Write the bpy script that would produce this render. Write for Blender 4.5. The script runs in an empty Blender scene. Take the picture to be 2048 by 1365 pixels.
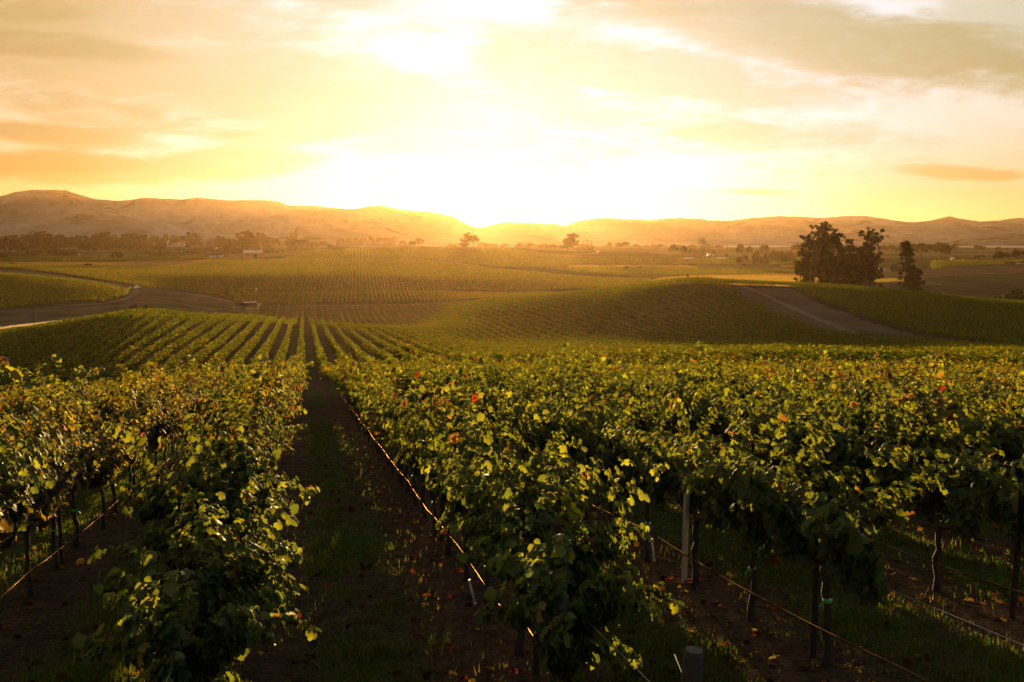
import bpy, bmesh, math, random
import numpy as np
from mathutils import Vector

R = math.radians
rng = np.random.default_rng(11)
random.seed(11)
scene = bpy.context.scene
col = scene.collection

# ------------------------------------------------------------------ camera
FPX = 1991.0; CX = 1024.0; CY = 682.5; YH = 490.0     # photo pixels: focal length, centre, level line
CAMZ = 2.8
PITCH = math.atan((CY - YH) / FPX)
TH = R(11.8)                                            # the camera looks 11.8 deg to the right of the vine rows (+Y)
cam = bpy.data.cameras.new('camera')
cam.sensor_width = 36.0
cam.lens = 36.0 * FPX / 2048.0
cam.clip_start = 0.05; cam.clip_end = 40000
camo = bpy.data.objects.new('camera', cam)
camo.location = (0, 0, CAMZ)
camo.rotation_euler = (math.pi / 2 - PITCH, 0, -TH)
col.objects.link(camo)
scene.camera = camo
scene.render.resolution_x = 1024; scene.render.resolution_y = 682

# ------------------------------------------------------------------ view, light, sky
vs = scene.view_settings
scene.display_settings.display_device = 'sRGB'
vs.view_transform = 'Standard'; vs.look = 'None'; vs.gamma = 1.0; vs.use_curve_mapping = False
EXPO = 1.75
vs.exposure = EXPO
SUN_EL = R(2.6)
SUN_AZ = TH + math.atan((955 - CX) / FPX)               # clockwise from +Y
SUND = Vector((math.sin(SUN_AZ) * math.cos(SUN_EL), math.cos(SUN_AZ) * math.cos(SUN_EL), math.sin(SUN_EL)))
sl = bpy.data.lights.new('sun', 'SUN')
sl.energy = 5.0; sl.angle = R(0.6); sl.color = (1.0, 0.64, 0.25)
so = bpy.data.objects.new('sun', sl)
so.rotation_euler = SUND.to_track_quat('Z', 'Y').to_euler()
so.location = (0, 0, 60)
col.objects.link(so)

ST, CT = math.sin(TH), math.cos(TH)
def build_world():
    w = bpy.data.worlds.new('World'); scene.world = w; w.use_nodes = True
    nt = w.node_tree; N = nt.nodes; L = nt.links; N.clear()
    def node(t, **kw):
        n = N.new(t)
        for k, v in kw.items(): setattr(n, k, v)
        return n
    def math_(op, a, b=None, clamp=False):
        n = node('ShaderNodeMath', operation=op, use_clamp=clamp)
        for i, v in enumerate((a, b)):
            if v is None: continue
            if isinstance(v, (int, float)): n.inputs[i].default_value = v
            else: L.new(v, n.inputs[i])
        return n.outputs[0]
    def mix(fac, a, b, blend='MIX'):
        n = node('ShaderNodeMix', data_type='RGBA', blend_type=blend)
        for s, v in ((n.inputs[0], fac), (n.inputs[6], a), (n.inputs[7], b)):
            if isinstance(v, (int, float)): s.default_value = v
            elif isinstance(v, tuple): s.default_value = v
            else: L.new(v, s)
        return n.outputs[2]
    def ramp(fac, stops):
        n = node('ShaderNodeValToRGB'); cr = n.color_ramp
        while len(cr.elements) < len(stops): cr.elements.new(0.5)
        for e, (p, c) in zip(cr.elements, stops):
            e.position = p; e.color = (*c, 1) if len(c) == 3 else c
        L.new(fac, n.inputs[0]); return n.outputs[0]
    tc = node('ShaderNodeTexCoord').outputs['Generated']
    nrm = node('ShaderNodeVectorMath', operation='NORMALIZE'); L.new(tc, nrm.inputs[0])
    d = nrm.outputs[0]
    dot = node('ShaderNodeVectorMath', operation='DOT_PRODUCT'); L.new(d, dot.inputs[0])
    glow_dir = Vector((SUND.x, SUND.y, math.tan(R(1.3)))).normalized()
    dot.inputs[1].default_value = glow_dir
    ang = math_('MULTIPLY', math_('ARCCOSINE', math_('MINIMUM', dot.outputs['Value'], 0.999999)), 1 / math.pi)   # 0..1 = 0..180 deg
    sep = node('ShaderNodeSeparateXYZ'); L.new(d, sep.inputs[0])
    A = 180.0
    S = 4.0                                              # ramp colours are stored divided by S
    def c(r, g, b): return (r / S, g / S, b / S)
    clear = ramp(ang, [(0, c(2.6, 2.5, 2.0)), (1.4 / A, c(1.9, 1.8, 1.5)), (3.2 / A, c(1.05, 1.05, 1.05)), (9 / A, c(.86, .97, 1.22)),
                       (18 / A, c(.82, .91, 1.06)), (27 / A, c(.77, .75, .68)), (36 / A, c(.64, .62, .49)), (60 / A, c(.28, .29, .29)),
                       (90 / A, c(.17, .21, .25)), (1, c(.15, .20, .26))])
    el = math_('MAXIMUM', sep.outputs['Z'], 0.0)
    # bearing and height seen from the vineyard, on the flat sky ahead
    def dotv(v):
        n = node('ShaderNodeVectorMath', operation='DOT_PRODUCT'); L.new(d, n.inputs[0]); n.inputs[1].default_value = v; return n.outputs['Value']
    fw = math_('MAXIMUM', dotv((ST, CT, 0)), .05)
    U = math_('DIVIDE', dotv((CT, -ST, 0)), fw); V = math_('DIVIDE', sep.outputs['Z'], fw)
    # towards the horizon, away from the sun, the sky turns golden
    low = ramp(el, [(0, (1, 1, 1)), (0.045, (.85, .85, .85)), (0.10, (.25, .25, .25)), (.17, (0, 0, 0))])
    awa = ramp(ang, [(0, (.0, .0, .0)), (7 / A, (.18, .18, .18)), (22 / A, (1, 1, 1))])
    clear = mix(math_('MULTIPLY', low, awa), clear, mix(1.0, clear, (1.08, .70, .24, 1), 'MULTIPLY'))
    warm = ramp(math_('ADD', U, .5), [(.05, (1.08, .86, .62)), (.42, (1.02, .96, .88)), (.75, (1, 1, 1))])
    clear = mix(1.0, clear, warm, 'MULTIPLY')
    comb = node('ShaderNodeCombineXYZ'); L.new(U, comb.inputs[0]); L.new(V, comb.inputs[1])
    def noise(sc, rot, loc, scale, detail, rough, dist):
        mp = node('ShaderNodeMapping'); L.new(comb.outputs[0], mp.inputs[0])
        mp.inputs['Location'].default_value = loc; mp.inputs['Rotation'].default_value = (0, 0, rot); mp.inputs['Scale'].default_value = sc
        n = node('ShaderNodeTexNoise'); n.inputs['Scale'].default_value = scale; n.inputs['Detail'].default_value = detail
        n.inputs['Roughness'].default_value = rough; n.inputs['Distortion'].default_value = dist
        L.new(mp.outputs[0], n.inputs['Vector']); return n.outputs[0]
    n1 = noise((1, 3.6, 1), R(4), (3.1, 1.7, 0), 3.2, 10, .60, .5)
    n2 = noise((1, 4.5, 1), R(-7), (7.3, 4.2, 0), 9.0, 8, .65, .9)
    n3 = noise((1, 2.2, 1), R(10), (1.3, 9.2, 0), 34.0, 6, .7, .4)
    rag = math_('ADD', math_('MULTIPLY', math_('SUBTRACT', n1, .5), 2.6), math_('ADD', math_('MULTIPLY', math_('SUBTRACT', n2, .5), 1.7), math_('MULTIPLY', math_('SUBTRACT', n3, .5), .7)))
    def bank(px, py, rx, ry, rot, soft=.9, k=1.0):
        """one sheet of cloud: an oval on the sky with a torn edge"""
        u0, v0 = (px - CX) / FPX, (YH - py) / FPX
        a = math_('SUBTRACT', U, u0); b = math_('SUBTRACT', V, v0); cr, sr = math.cos(rot), math.sin(rot)
        a2 = math_('ADD', math_('MULTIPLY', a, cr), math_('MULTIPLY', b, sr)); b2_ = math_('SUBTRACT', math_('MULTIPLY', b, cr), math_('MULTIPLY', a, sr))
        a2 = math_('MULTIPLY', a2, FPX / rx); b2_ = math_('MULTIPLY', b2_, FPX / ry)
        dd = math_('SQRT', math_('ADD', math_('MULTIPLY', a2, a2), math_('MULTIPLY', b2_, b2_)))
        dd = math_('ADD', dd, math_('MULTIPLY', rag, k))
        n = node('ShaderNodeMapRange', interpolation_type='SMOOTHSTEP'); L.new(dd, n.inputs[0])
        n.inputs[1].default_value = 1.0 + soft / 2; n.inputs[2].default_value = 1.0 - soft / 2; n.inputs[3].default_value = 0; n.inputs[4].default_value = 1
        return n.outputs[0]
    def union(ms):
        r = ms[0]
        for m_ in ms[1:]: r = math_('MAXIMUM', r, m_)
        return r
    thin = union([bank(620, 165, 820, 105, R(-7)), bank(200, 60, 700, 90, R(-3)), bank(1620, 85, 480, 75, R(-9)), bank(480, 330, 170, 26, R(3)), bank(960, 288, 260, 20, R(2)), bank(1200, 140, 420, 60, R(-6)),
                  bank(1420, 268, 130, 18, R(2)), bank(1930, 350, 120, 13, R(-3)), bank(1510, 386, 95, 10, R(-2)), bank(120, 340, 230, 26, R(-2)), bank(100, 272, 190, 18, R(-6))])
    thick = union([bank(40, 30, 150, 34, R(-4)), bank(120, 100, 220, 24, R(-5)), bank(130, 220, 230, 26, R(-8)), bank(60, 268, 130, 12, R(-4)), bank(1720, 110, 330, 50, R(-10)), bank(2000, 60, 230, 70, R(-5)), bank(1500, 30, 420, 26, R(-3)), bank(60, 330, 180, 18, R(0))])
    fade = ramp(ang, [(0, (0, 0, 0)), (4 / A, (.20, .20, .20)), (9 / A, (.85, .85, .85)), (16 / A, (1, 1, 1))])
    tex = math_('ADD', .55, math_('MULTIPLY', math_('ADD', n2, n3), .45))
    sky = mix(math_('MULTIPLY', math_('MULTIPLY', thin, fade), tex), clear, mix(1.0, clear, (.74, .66, .46, 1), 'MULTIPLY'))
    sky = mix(math_('MULTIPLY', math_('MULTIPLY', thick, fade), math_('MULTIPLY', tex, .8)), sky, mix(1.0, sky, (.80, .79, .66, 1), 'MULTIPLY'))
    wisp = ramp(n1, [(.52, (0, 0, 0)), (.70, (1, 1, 1))])
    sky = mix(math_('MULTIPLY', math_('MULTIPLY', wisp, fade), .6), sky, mix(1.0, sky, (1.16, 1.22, 1.4, 1), 'MULTIPLY'))
    scl = node('ShaderNodeVectorMath', operation='SCALE'); L.new(sky, scl.inputs[0]); scl.inputs['Scale'].default_value = S / (2 ** EXPO)
    b1 = node('ShaderNodeBackground'); L.new(scl.outputs[0], b1.inputs[0]); b1.inputs[1].default_value = 1.0
    st = node('ShaderNodeTexSky', sky_type='NISHITA'); st.sun_disc = False
    st.sun_elevation = SUN_EL; st.sun_rotation = SUN_AZ; st.air_density = 1.0; st.dust_density = 2.0
    b2 = node('ShaderNodeBackground'); L.new(st.outputs[0], b2.inputs[0]); b2.inputs[1].default_value = 0.003
    ad = node('ShaderNodeAddShader'); L.new(b1.outputs[0], ad.inputs[0]); L.new(b2.outputs[0], ad.inputs[1])
    out = node('ShaderNodeOutputWorld'); L.new(ad.outputs[0], out.inputs[0])
    w.cycles.sampling_method = 'MANUAL'; w.cycles.sample_map_resolution = 1024
build_world()
scene.cycles.volume_bounces = 0
scene.cycles.max_bounces = 6
scene.cycles.transparent_max_bounces = 8
scene.cycles.use_denoising = True
scene.cycles.sample_clamp_indirect = 4.0

# ------------------------------------------------------------------ frames of reference
ST, CT = math.sin(TH), math.cos(TH)
SP, CP = math.sin(PITCH), math.cos(PITCH)
def to_cam(X, Y): return X * CT - Y * ST, X * ST + Y * CT          # -> across, depth
def to_world(Xc, D): return Xc * CT + D * ST, -Xc * ST + D * CT
def pxof(X, Y, z):
    Xc, D = to_cam(X, Y); drop = CAMZ - z
    zc = np.maximum(D * CP + drop * SP, 1e-3)
    return CX + FPX * Xc / zc, YH + FPX * drop / (CP * zc), D

# ------------------------------------------------------------------ shape of the land
# survey lines: bearing (as photo x) -> (distance, photo y of the bare ground)
SURVEY = {
    -700: [(108,815),(150,745),(190,705),(240,690),(290,676),(380,640),(560,565),(640,548),(800,532),(1000,516),(1500,502),(2000,496.5),(3000,494),(4600,492.6)],
    0:    [(108,800),(150,725),(190,678),(230,674),(285,648),(330,634),(380,619),(470,575),(560,546),(600,539),(800,530),(950,523),(1050,515),(1500,501),(2000,496.5),(3000,494),(4600,492.6)],
    150:  [(108,785),(150,706),(190,656),(235,654),(290,644),(340,626),(390,606),(460,575),(520,559),(600,545),(780,533),(930,525),(1040,515),(1500,501),(2000,496.5),(3000,494),(4600,492.6)],
    300:  [(108,763),(150,686),(190,636),(235,641),(330,622),(400,603),(440,589),(480,577),(510,571),(600,551),(740,538),(800,535),(920,526),(1020,517),(1500,501),(2000,496.5),(3000,494),(4600,492.6)],
    450:  [(108,752),(155,692),(215,645),(250,641),(300,644),(360,634),(405,620),(430,604),(465,589),(492,583),(546,556),(687,539),(837,524),(920,521),(1020,517),(1150,508),(1500,501),(2000,496.5),(3000,494),(4600,492.6)],
    600:  [(108,747),(160,697),(210,665),(255,650),(300,653),(345,650),(375,640),(414,613),(464,588),(492,584),(546,554),(687,538),(837,523),(950,515),(1150,505),(1500,500),(2000,496.5),(3000,494),(4600,492.6)],
    800:  [(108,741),(160,697),(210,672),(255,664),(300,665),(340,656),(370,641),(414,611),(464,586),(492,583),(546,558),(600,550),(687,541),(837,524),(950,514),(1100,504),(1250,495.5),(1450,497),(2000,496),(3000,494),(4600,492.6)],
    1000: [(108,737),(165,712),(215,686),(260,647),(305,615),(340,602),(380,604),(430,598),(470,589),(492,584),(546,563),(600,554),(687,543),(837,527),(1000,514),(1250,501),(1500,495),(2000,495.5),(3000,494),(4600,492.6)],
    1200: [(108,734),(160,713),(200,688),(235,642),(265,608),(298,587),(340,590),(430,592),(520,575),(600,562),(700,551),(850,539),(1000,530),(1200,515),(1500,502),(2000,496.5),(3000,494),(4600,492.6)],
    1400: [(108,732),(150,716),(185,697),(215,655),(245,602),(272,567),(312,567),(400,573),(600,563),(750,553),(900,543),(1000,535),(1200,519),(1500,505),(2000,497),(3000,494),(4600,492.6)],
    1600: [(108,730),(150,712),(185,694),(215,663),(248,630),(288,598),(322,575),(360,577),(400,582),(600,567),(750,555),(900,543),(1000,535),(1200,520),(1500,506),(2000,497),(3000,494),(4600,492.6)],
    1800: [(108,731),(155,715),(195,698),(230,664),(272,625),(325,591),(365,588),(400,594),(550,582),(650,566),(750,552),(900,535),(1000,524),(1100,518),(1300,511),(1700,502),(2000,498),(3000,494),(4600,492.6)],
    2048: [(108,744),(150,720),(190,705),(230,682),(280,645),(330,615),(370,611),(420,612),(550,600),(700,572),(850,546),(1000,529),(1100,523),(1300,511),(1700,502),(2000,498),(3000,494),(4600,492.6)],
    2750: [(108,765),(150,735),(190,715),(230,695),(280,665),(330,640),(370,632),(420,630),(550,612),(700,576),(850,548),(1000,529),(1100,523),(1300,511),(1700,502),(2000,498),(3000,494),(4600,492.6)],
}
def pchip(x, y, xi):
    x = np.asarray(x, float); y = np.asarray(y, float)
    h = np.diff(x); dl = np.diff(y) / h
    m = np.zeros_like(y)
    for i in range(1, len(x) - 1):
        if dl[i-1] * dl[i] > 0:
            w1 = 2*h[i] + h[i-1]; w2 = h[i] + 2*h[i-1]
            m[i] = (w1 + w2) / (w1 / dl[i-1] + w2 / dl[i])
    m[0] = dl[0]; m[-1] = dl[-1]
    xi = np.clip(xi, x[0], x[-1])
    k = np.clip(np.searchsorted(x, xi) - 1, 0, len(x) - 2)
    t = (xi - x[k]) / h[k]
    return (y[k]*(1+2*t)*(1-t)**2 + h[k]*m[k]*t*(1-t)**2 + y[k+1]*t*t*(3-2*t) + h[k]*m[k+1]*t*t*(t-1))
LD0, LD1, ND = math.log(60), math.log(4600), 420
LDg = np.linspace(LD0, LD1, ND)
PXc = np.array(sorted(SURVEY), float)
tab = np.array([pchip([math.log(d) for d, y in SURVEY[int(p)]], [(y - YH) * d for d, y in SURVEY[int(p)]], LDg) for p in PXc])   # drop * FPX
ker = np.exp(-0.5 * (np.arange(-3, 4) / 1.3)**2); ker /= ker.sum()
tab = np.array([np.convolve(np.pad(r, 3, mode='edge'), ker, 'valid') for r in tab])
NP_ = 400
PXg = np.linspace(-700, 2750, NP_)
TAB = np.array([pchip(PXc, tab[:, j], PXg) for j in range(ND)]).T / FPX                  # drop below the camera [px, D]
def lookup(px, D):
    fx = np.clip((px - PXg[0]) / (PXg[-1] - PXg[0]) * (NP_ - 1), 0, NP_ - 1.001)
    fy = np.clip((np.log(np.maximum(D, 1.0)) - LD0) / (LD1 - LD0) * (ND - 1), 0, ND - 1.001)
    i = fx.astype(int); j = fy.astype(int); u = fx - i; v = fy - j
    return TAB[i, j]*(1-u)*(1-v) + TAB[i+1, j]*u*(1-v) + TAB[i, j+1]*(1-u)*v + TAB[i+1, j+1]*u*v
def smooth(a, b, x):
    t = np.clip((x - a) / (b - a), 0, 1); return t*t*(3-2*t)
def G(X, Y):
    """height of the land"""
    X = np.asarray(X, float); Y = np.asarray(Y, float)
    Xc, D = to_cam(X, Y)
    near = -0.102 * Y - 0.10 * (np.logaddexp(0, (-X - 4.0) * .8) / .8) - 0.03 * np.maximum(0, X - 6)
    near = np.where(Y < 0, -0.102 * Y * .3 - 0.10 * (np.logaddexp(0, (-X - 4.0) * .8) / .8) - 0.03 * np.maximum(0, X - 6), near)
    far = CAMZ - lookup(CX + FPX * Xc / np.maximum(D, 20.0), D)
    w = smooth(58, 106, D)
    return near * (1 - w) + far * w
def Gs(x, y): return float(G(np.array([x]), np.array([y]))[0])
def at(px, D):
    """point of the land on bearing px at distance D"""
    x, y = to_world((px - CX) / FPX * D, D)
    return x, y, Gs(x, y)
def D_at(px, ypx, d0, d1):
    """distance between d0 and d1 at which bare ground lies on photo height ypx"""
    ds = np.linspace(d0, d1, 400)
    x, y = to_world((px - CX) / FPX * ds, ds)
    yy = YH + FPX * (CAMZ - G(x, y)) / ds
    return float(ds[np.argmin(np.abs(yy - ypx))])

# value noise in numpy for wear, patches and jitter
_perm = rng.random((64, 64))
def vnoise(x, y, s):
    x = np.asarray(x) / s; y = np.asarray(y) / s
    i = np.floor(x).astype(int); j = np.floor(y).astype(int); u = x - i; v = y - j
    u = u*u*(3-2*u); v = v*v*(3-2*v)
    g = lambda a, b: _perm[a % 64, b % 64]
    return g(i, j)*(1-u)*(1-v) + g(i+1, j)*u*(1-v) + g(i, j+1)*(1-u)*v + g(i+1, j+1)*u*v
def fbm(x, y, s, o=4):
    r = 0; a = .5; t = 0
    for k in range(o):
        r = r + a * vnoise(x + 17.3*k, y - 9.1*k, s); t += a; s /= 2.03; a *= .5
    return r / t
def inpoly(px, py, poly):
    r = np.zeros(px.shape, bool); n = len(poly)
    for k in range(n):
        x1, y1 = poly[k]; x2, y2 = poly[(k+1) % n]
        if y1 == y2: continue
        c = ((y1 > py) != (y2 > py)) & (px < (x2 - x1) * (py - y1) / (y2 - y1) + x1)
        r ^= c
    return r

# ------------------------------------------------------------------ object helpers
def tag(o, label=None, cat=None, group=None, kind=None):
    if label: o['label'] = label
    if cat: o['category'] = cat
    if group: o['group'] = group
    if kind: o['kind'] = kind
    return o
def link(o, parent=None):
    col.objects.link(o)
    if parent is not None: o.parent = parent
    return o
def empty(name, loc, rz=0.0):
    o = bpy.data.objects.new(name, None); o.empty_display_size = .3
    o.location = loc; o.rotation_euler = (0, 0, rz); col.objects.link(o); return o
def mesh_np(name, V, F, mat, colr=None, smooth_=False, loops=None):
    """mesh from numpy arrays: V (n,3), F (m,k) indices of one polygon size; colr per vertex (n,3)"""
    me = bpy.data.meshes.new(name)
    n, m, k = len(V), len(F), F.shape[1]
    me.vertices.add(n); me.vertices.foreach_set('co', np.ascontiguousarray(V, np.float32).ravel())
    me.loops.add(m * k); me.loops.foreach_set('vertex_index', np.ascontiguousarray(F, np.int32).ravel())
    me.polygons.add(m)
    me.polygons.foreach_set('loop_start', np.arange(0, m * k, k, dtype=np.int32))
    me.polygons.foreach_set('loop_total', np.full(m, k, np.int32))
    if smooth_: me.polygons.foreach_set('use_smooth', np.ones(m, bool))
    if colr is not None:
        a = me.attributes.new('col', 'FLOAT_COLOR', 'POINT')
        c4 = np.ones((n, 4), np.float32); c4[:, :3] = colr
        a.data.foreach_set('color', c4.ravel())
    me.update(); me.validate()
    if mat: me.materials.append(mat)
    return me
def obj(name, me, parent=None):
    return link(bpy.data.objects.new(name, me), parent)
def bm_mesh(name, bm, mat, smooth_=False):
    me = bpy.data.meshes.new(name); bm.normal_update(); bm.to_mesh(me); bm.free()
    me.materials.append(mat)
    if smooth_:
        for p in me.polygons: p.use_smooth = True
    return me
def add_box(bm, c, s, bevel=0.0, rz=0.0):
    r = bmesh.ops.create_cube(bm, size=1.0); vs_ = r['verts']
    bmesh.ops.scale(bm, vec=s, verts=vs_)
    if bevel:
        es = list({e for v in vs_ for e in v.link_edges})
        b = bmesh.ops.bevel(bm, geom=es, offset=bevel, segments=2, affect='EDGES', profile=.6)
        vs_ = list({v for f in b['faces'] for v in f.verts} | {v for v in vs_ if v.is_valid})
    if rz:
        from mathutils import Matrix
        bmesh.ops.rotate(bm, cent=(0, 0, 0), matrix=Matrix.Rotation(rz, 3, 'Z'), verts=vs_)
    bmesh.ops.translate(bm, vec=c, verts=vs_)
def tube(bm, pts, rads, n=6, cap=True):
    """tapered tube through points"""
    rings = []
    for i, p in enumerate(pts):
        p = Vector(p)
        d = (Vector(pts[min(i+1, len(pts)-1)]) - Vector(pts[max(i-1, 0)])).normalized()
        a = d.orthogonal().normalized() if abs(d.z) > .9 else d.cross(Vector((0, 0, 1))).normalized()
        b = d.cross(a).normalized()
        r = rads[i] if hasattr(rads, '__len__') else rads
        rings.append([bm.verts.new(p + a*math.cos(2*math.pi*k/n)*r + b*math.sin(2*math.pi*k/n)*r) for k in range(n)])
    for a, b in zip(rings, rings[1:]):
        for k in range(n):
            bm.faces.new((a[k], a[(k+1) % n], b[(k+1) % n], b[k]))
    if cap:
        bm.faces.new(rings[0][::-1]); bm.faces.new(rings[-1])
ORD = 'first second third fourth fifth sixth seventh eighth ninth tenth eleventh twelfth thirteenth fourteenth fifteenth sixteenth seventeenth eighteenth nineteenth'.split()
TENS = {2: 'twent', 3: 'thirt', 4: 'fort', 5: 'fift', 6: 'sixt'}
def ordinal(n):
    if n <= 19: return ORD[n-1]
    t, u = divmod(n, 10)
    return TENS[t] + 'ieth' if u == 0 else TENS[t] + 'y-' + ORD[u-1]

# ------------------------------------------------------------------ materials
def mat_new(name):
    m = bpy.data.materials.new(name); m.use_nodes = True
    nt = m.node_tree; nt.nodes.clear()
    out = nt.nodes.new('ShaderNodeOutputMaterial')
    return m, nt, out
def plain(name, c, rough=.7, metal=0.0, var=.25, scale=6.0, bump=.0, spec=.4):
    m, nt, out = mat_new(name); N = nt.nodes; L = nt.links
    p = N.new('ShaderNodeBsdfPrincipled'); p.inputs['Roughness'].default_value = rough; p.inputs['Metallic'].default_value = metal
    p.inputs['Specular IOR Level'].default_value = spec
    tc = N.new('ShaderNodeTexCoord'); n = N.new('ShaderNodeTexNoise'); n.inputs['Scale'].default_value = scale; n.inputs['Detail'].default_value = 5
    L.new(tc.outputs['Object'], n.inputs['Vector'])
    mp = N.new('ShaderNodeMapRange'); mp.inputs[3].default_value = 1 - var; mp.inputs[4].default_value = 1 + var
    L.new(n.outputs[0], mp.inputs[0])
    v = N.new('ShaderNodeVectorMath'); v.operation = 'SCALE'; v.inputs[0].default_value = c; L.new(mp.outputs[0], v.inputs['Scale'])
    L.new(v.outputs[0], p.inputs['Base Color'])
    if bump:
        b = N.new('ShaderNodeBump'); b.inputs['Strength'].default_value = bump; b.inputs['Distance'].default_value = .02
        L.new(n.outputs[0], b.inputs['Height']); L.new(b.outputs[0], p.inputs['Normal'])
    L.new(p.outputs[0], out.inputs[0]); return m
def leafmat(name, trans=.5, gloss=.05, tint=(1.5, 1.25, .6), hue=0.0, rough=.45):
    """leaf: diffuse front, light shining through, faint wax gloss; colour carried by the leaves themselves"""
    m, nt, out = mat_new(name); N = nt.nodes; L = nt.links
    a = N.new('ShaderNodeAttribute'); a.attribute_name = 'col'
    base = a.outputs['Color']
    if hue:
        oi = N.new('ShaderNodeObjectInfo'); mp = N.new('ShaderNodeMapRange')
        mp.inputs[3].default_value = 1 - hue; mp.inputs[4].default_value = 1 + hue
        L.new(oi.outputs['Random'], mp.inputs[0])
        sc = N.new('ShaderNodeVectorMath'); sc.operation = 'SCALE'; L.new(base, sc.inputs[0]); L.new(mp.outputs[0], sc.inputs['Scale'])
        base = sc.outputs[0]
    d = N.new('ShaderNodeBsdfDiffuse'); L.new(base, d.inputs[0])
    tm = N.new('ShaderNodeVectorMath'); tm.operation = 'MULTIPLY'; tm.inputs[1].default_value = tint; L.new(base, tm.inputs[0])
    t = N.new('ShaderNodeBsdfTranslucent'); L.new(tm.outputs[0], t.inputs[0])
    mx = N.new('ShaderNodeMixShader'); mx.inputs[0].default_value = trans; L.new(d.outputs[0], mx.inputs[1]); L.new(t.outputs[0], mx.inputs[2])
    res = mx.outputs[0]
    if gloss:
        g = N.new('ShaderNodeBsdfGlossy'); g.inputs['Roughness'].default_value = rough; g.inputs[0].default_value = (.9, .9, .9, 1)
        m2 = N.new('ShaderNodeMixShader'); m2.inputs[0].default_value = gloss; L.new(res, m2.inputs[1]); L.new(g.outputs[0], m2.inputs[2]); res = m2.outputs[0]
    L.new(res, out.inputs[0]); return m
M_VINE = leafmat('vine_leaf', .60, .018, (2.0, 1.55, .46), .20)
M_VFAR = leafmat('vine_leaf_far', .54, .0, (2.1, 1.7, .5))
M_TREE = leafmat('tree_leaf', .30, .0, (1.4, 1.2, .6), .2)
M_GRASS = leafmat('grass_blade', .45, .0, (1.5, 1.4, .6))
M_BARK = plain('vine_bark', (.055, .040, .028), .9, var=.45, scale=30, bump=.6, spec=.2)
M_TBARK = plain('tree_bark', (.09, .07, .055), .9, var=.4, scale=3, bump=.4, spec=.2)
M_POST = plain('rusty_steel_post', (.05, .035, .028), .6, .6, var=.4, scale=20)
M_WOOD = plain('weathered_wood', (.055, .040, .030), .85, var=.4, scale=25, bump=.5)
def hose_mat():
    m, nt, out = mat_new('drip_hose'); N = nt.nodes; L = nt.links
    d = N.new('ShaderNodeBsdfDiffuse'); d.inputs[0].default_value = (.035, .024, .016, 1)
    g = N.new('ShaderNodeBsdfGlossy'); g.inputs[0].default_value = (.90, .50, .18, 1); g.inputs['Roughness'].default_value = .38
    n = N.new('ShaderNodeTexNoise'); n.inputs['Scale'].default_value = 2.2; tc = N.new('ShaderNodeTexCoord'); L.new(tc.outputs['Object'], n.inputs['Vector'])
    q = N.new('ShaderNodeMapRange'); q.inputs[1].default_value = .35; q.inputs[2].default_value = .65; q.inputs[3].default_value = .015; q.inputs[4].default_value = .09; L.new(n.outputs[0], q.inputs[0])
    x = N.new('ShaderNodeMixShader'); L.new(q.outputs[0], x.inputs[0]); L.new(d.outputs[0], x.inputs[1]); L.new(g.outputs[0], x.inputs[2]); L.new(x.outputs[0], out.inputs[0]); return m
M_HOSE = hose_mat()
M_WIRE = plain('galvanised_wire', (.20, .19, .18), .55, .5, var=.15, scale=30)
M_PVC = plain('white_pvc', (.62, .62, .60), .45, var=.08, scale=8)
M_STAKE = plain('pale_stake', (.50, .43, .34), .7, var=.15, scale=12)
M_TIE = plain('green_ribbon', (.10, .42, .10), .5, var=.1, scale=8)
M_WHITE = plain('white_paint', (.70, .68, .64), .55, var=.08, scale=2)
M_TIN = plain('galvanised_roof', (.42, .40, .38), .45, .3, var=.2, scale=1.2)
M_BOARD = plain('brown_boards', (.16, .11, .085), .8, var=.3, scale=2)
M_DARKW = plain('dark_opening', (.02, .018, .016), .8, var=.1)
M_RUB = plain('rubber', (.02, .02, .02), .8, var=.1)

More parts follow.
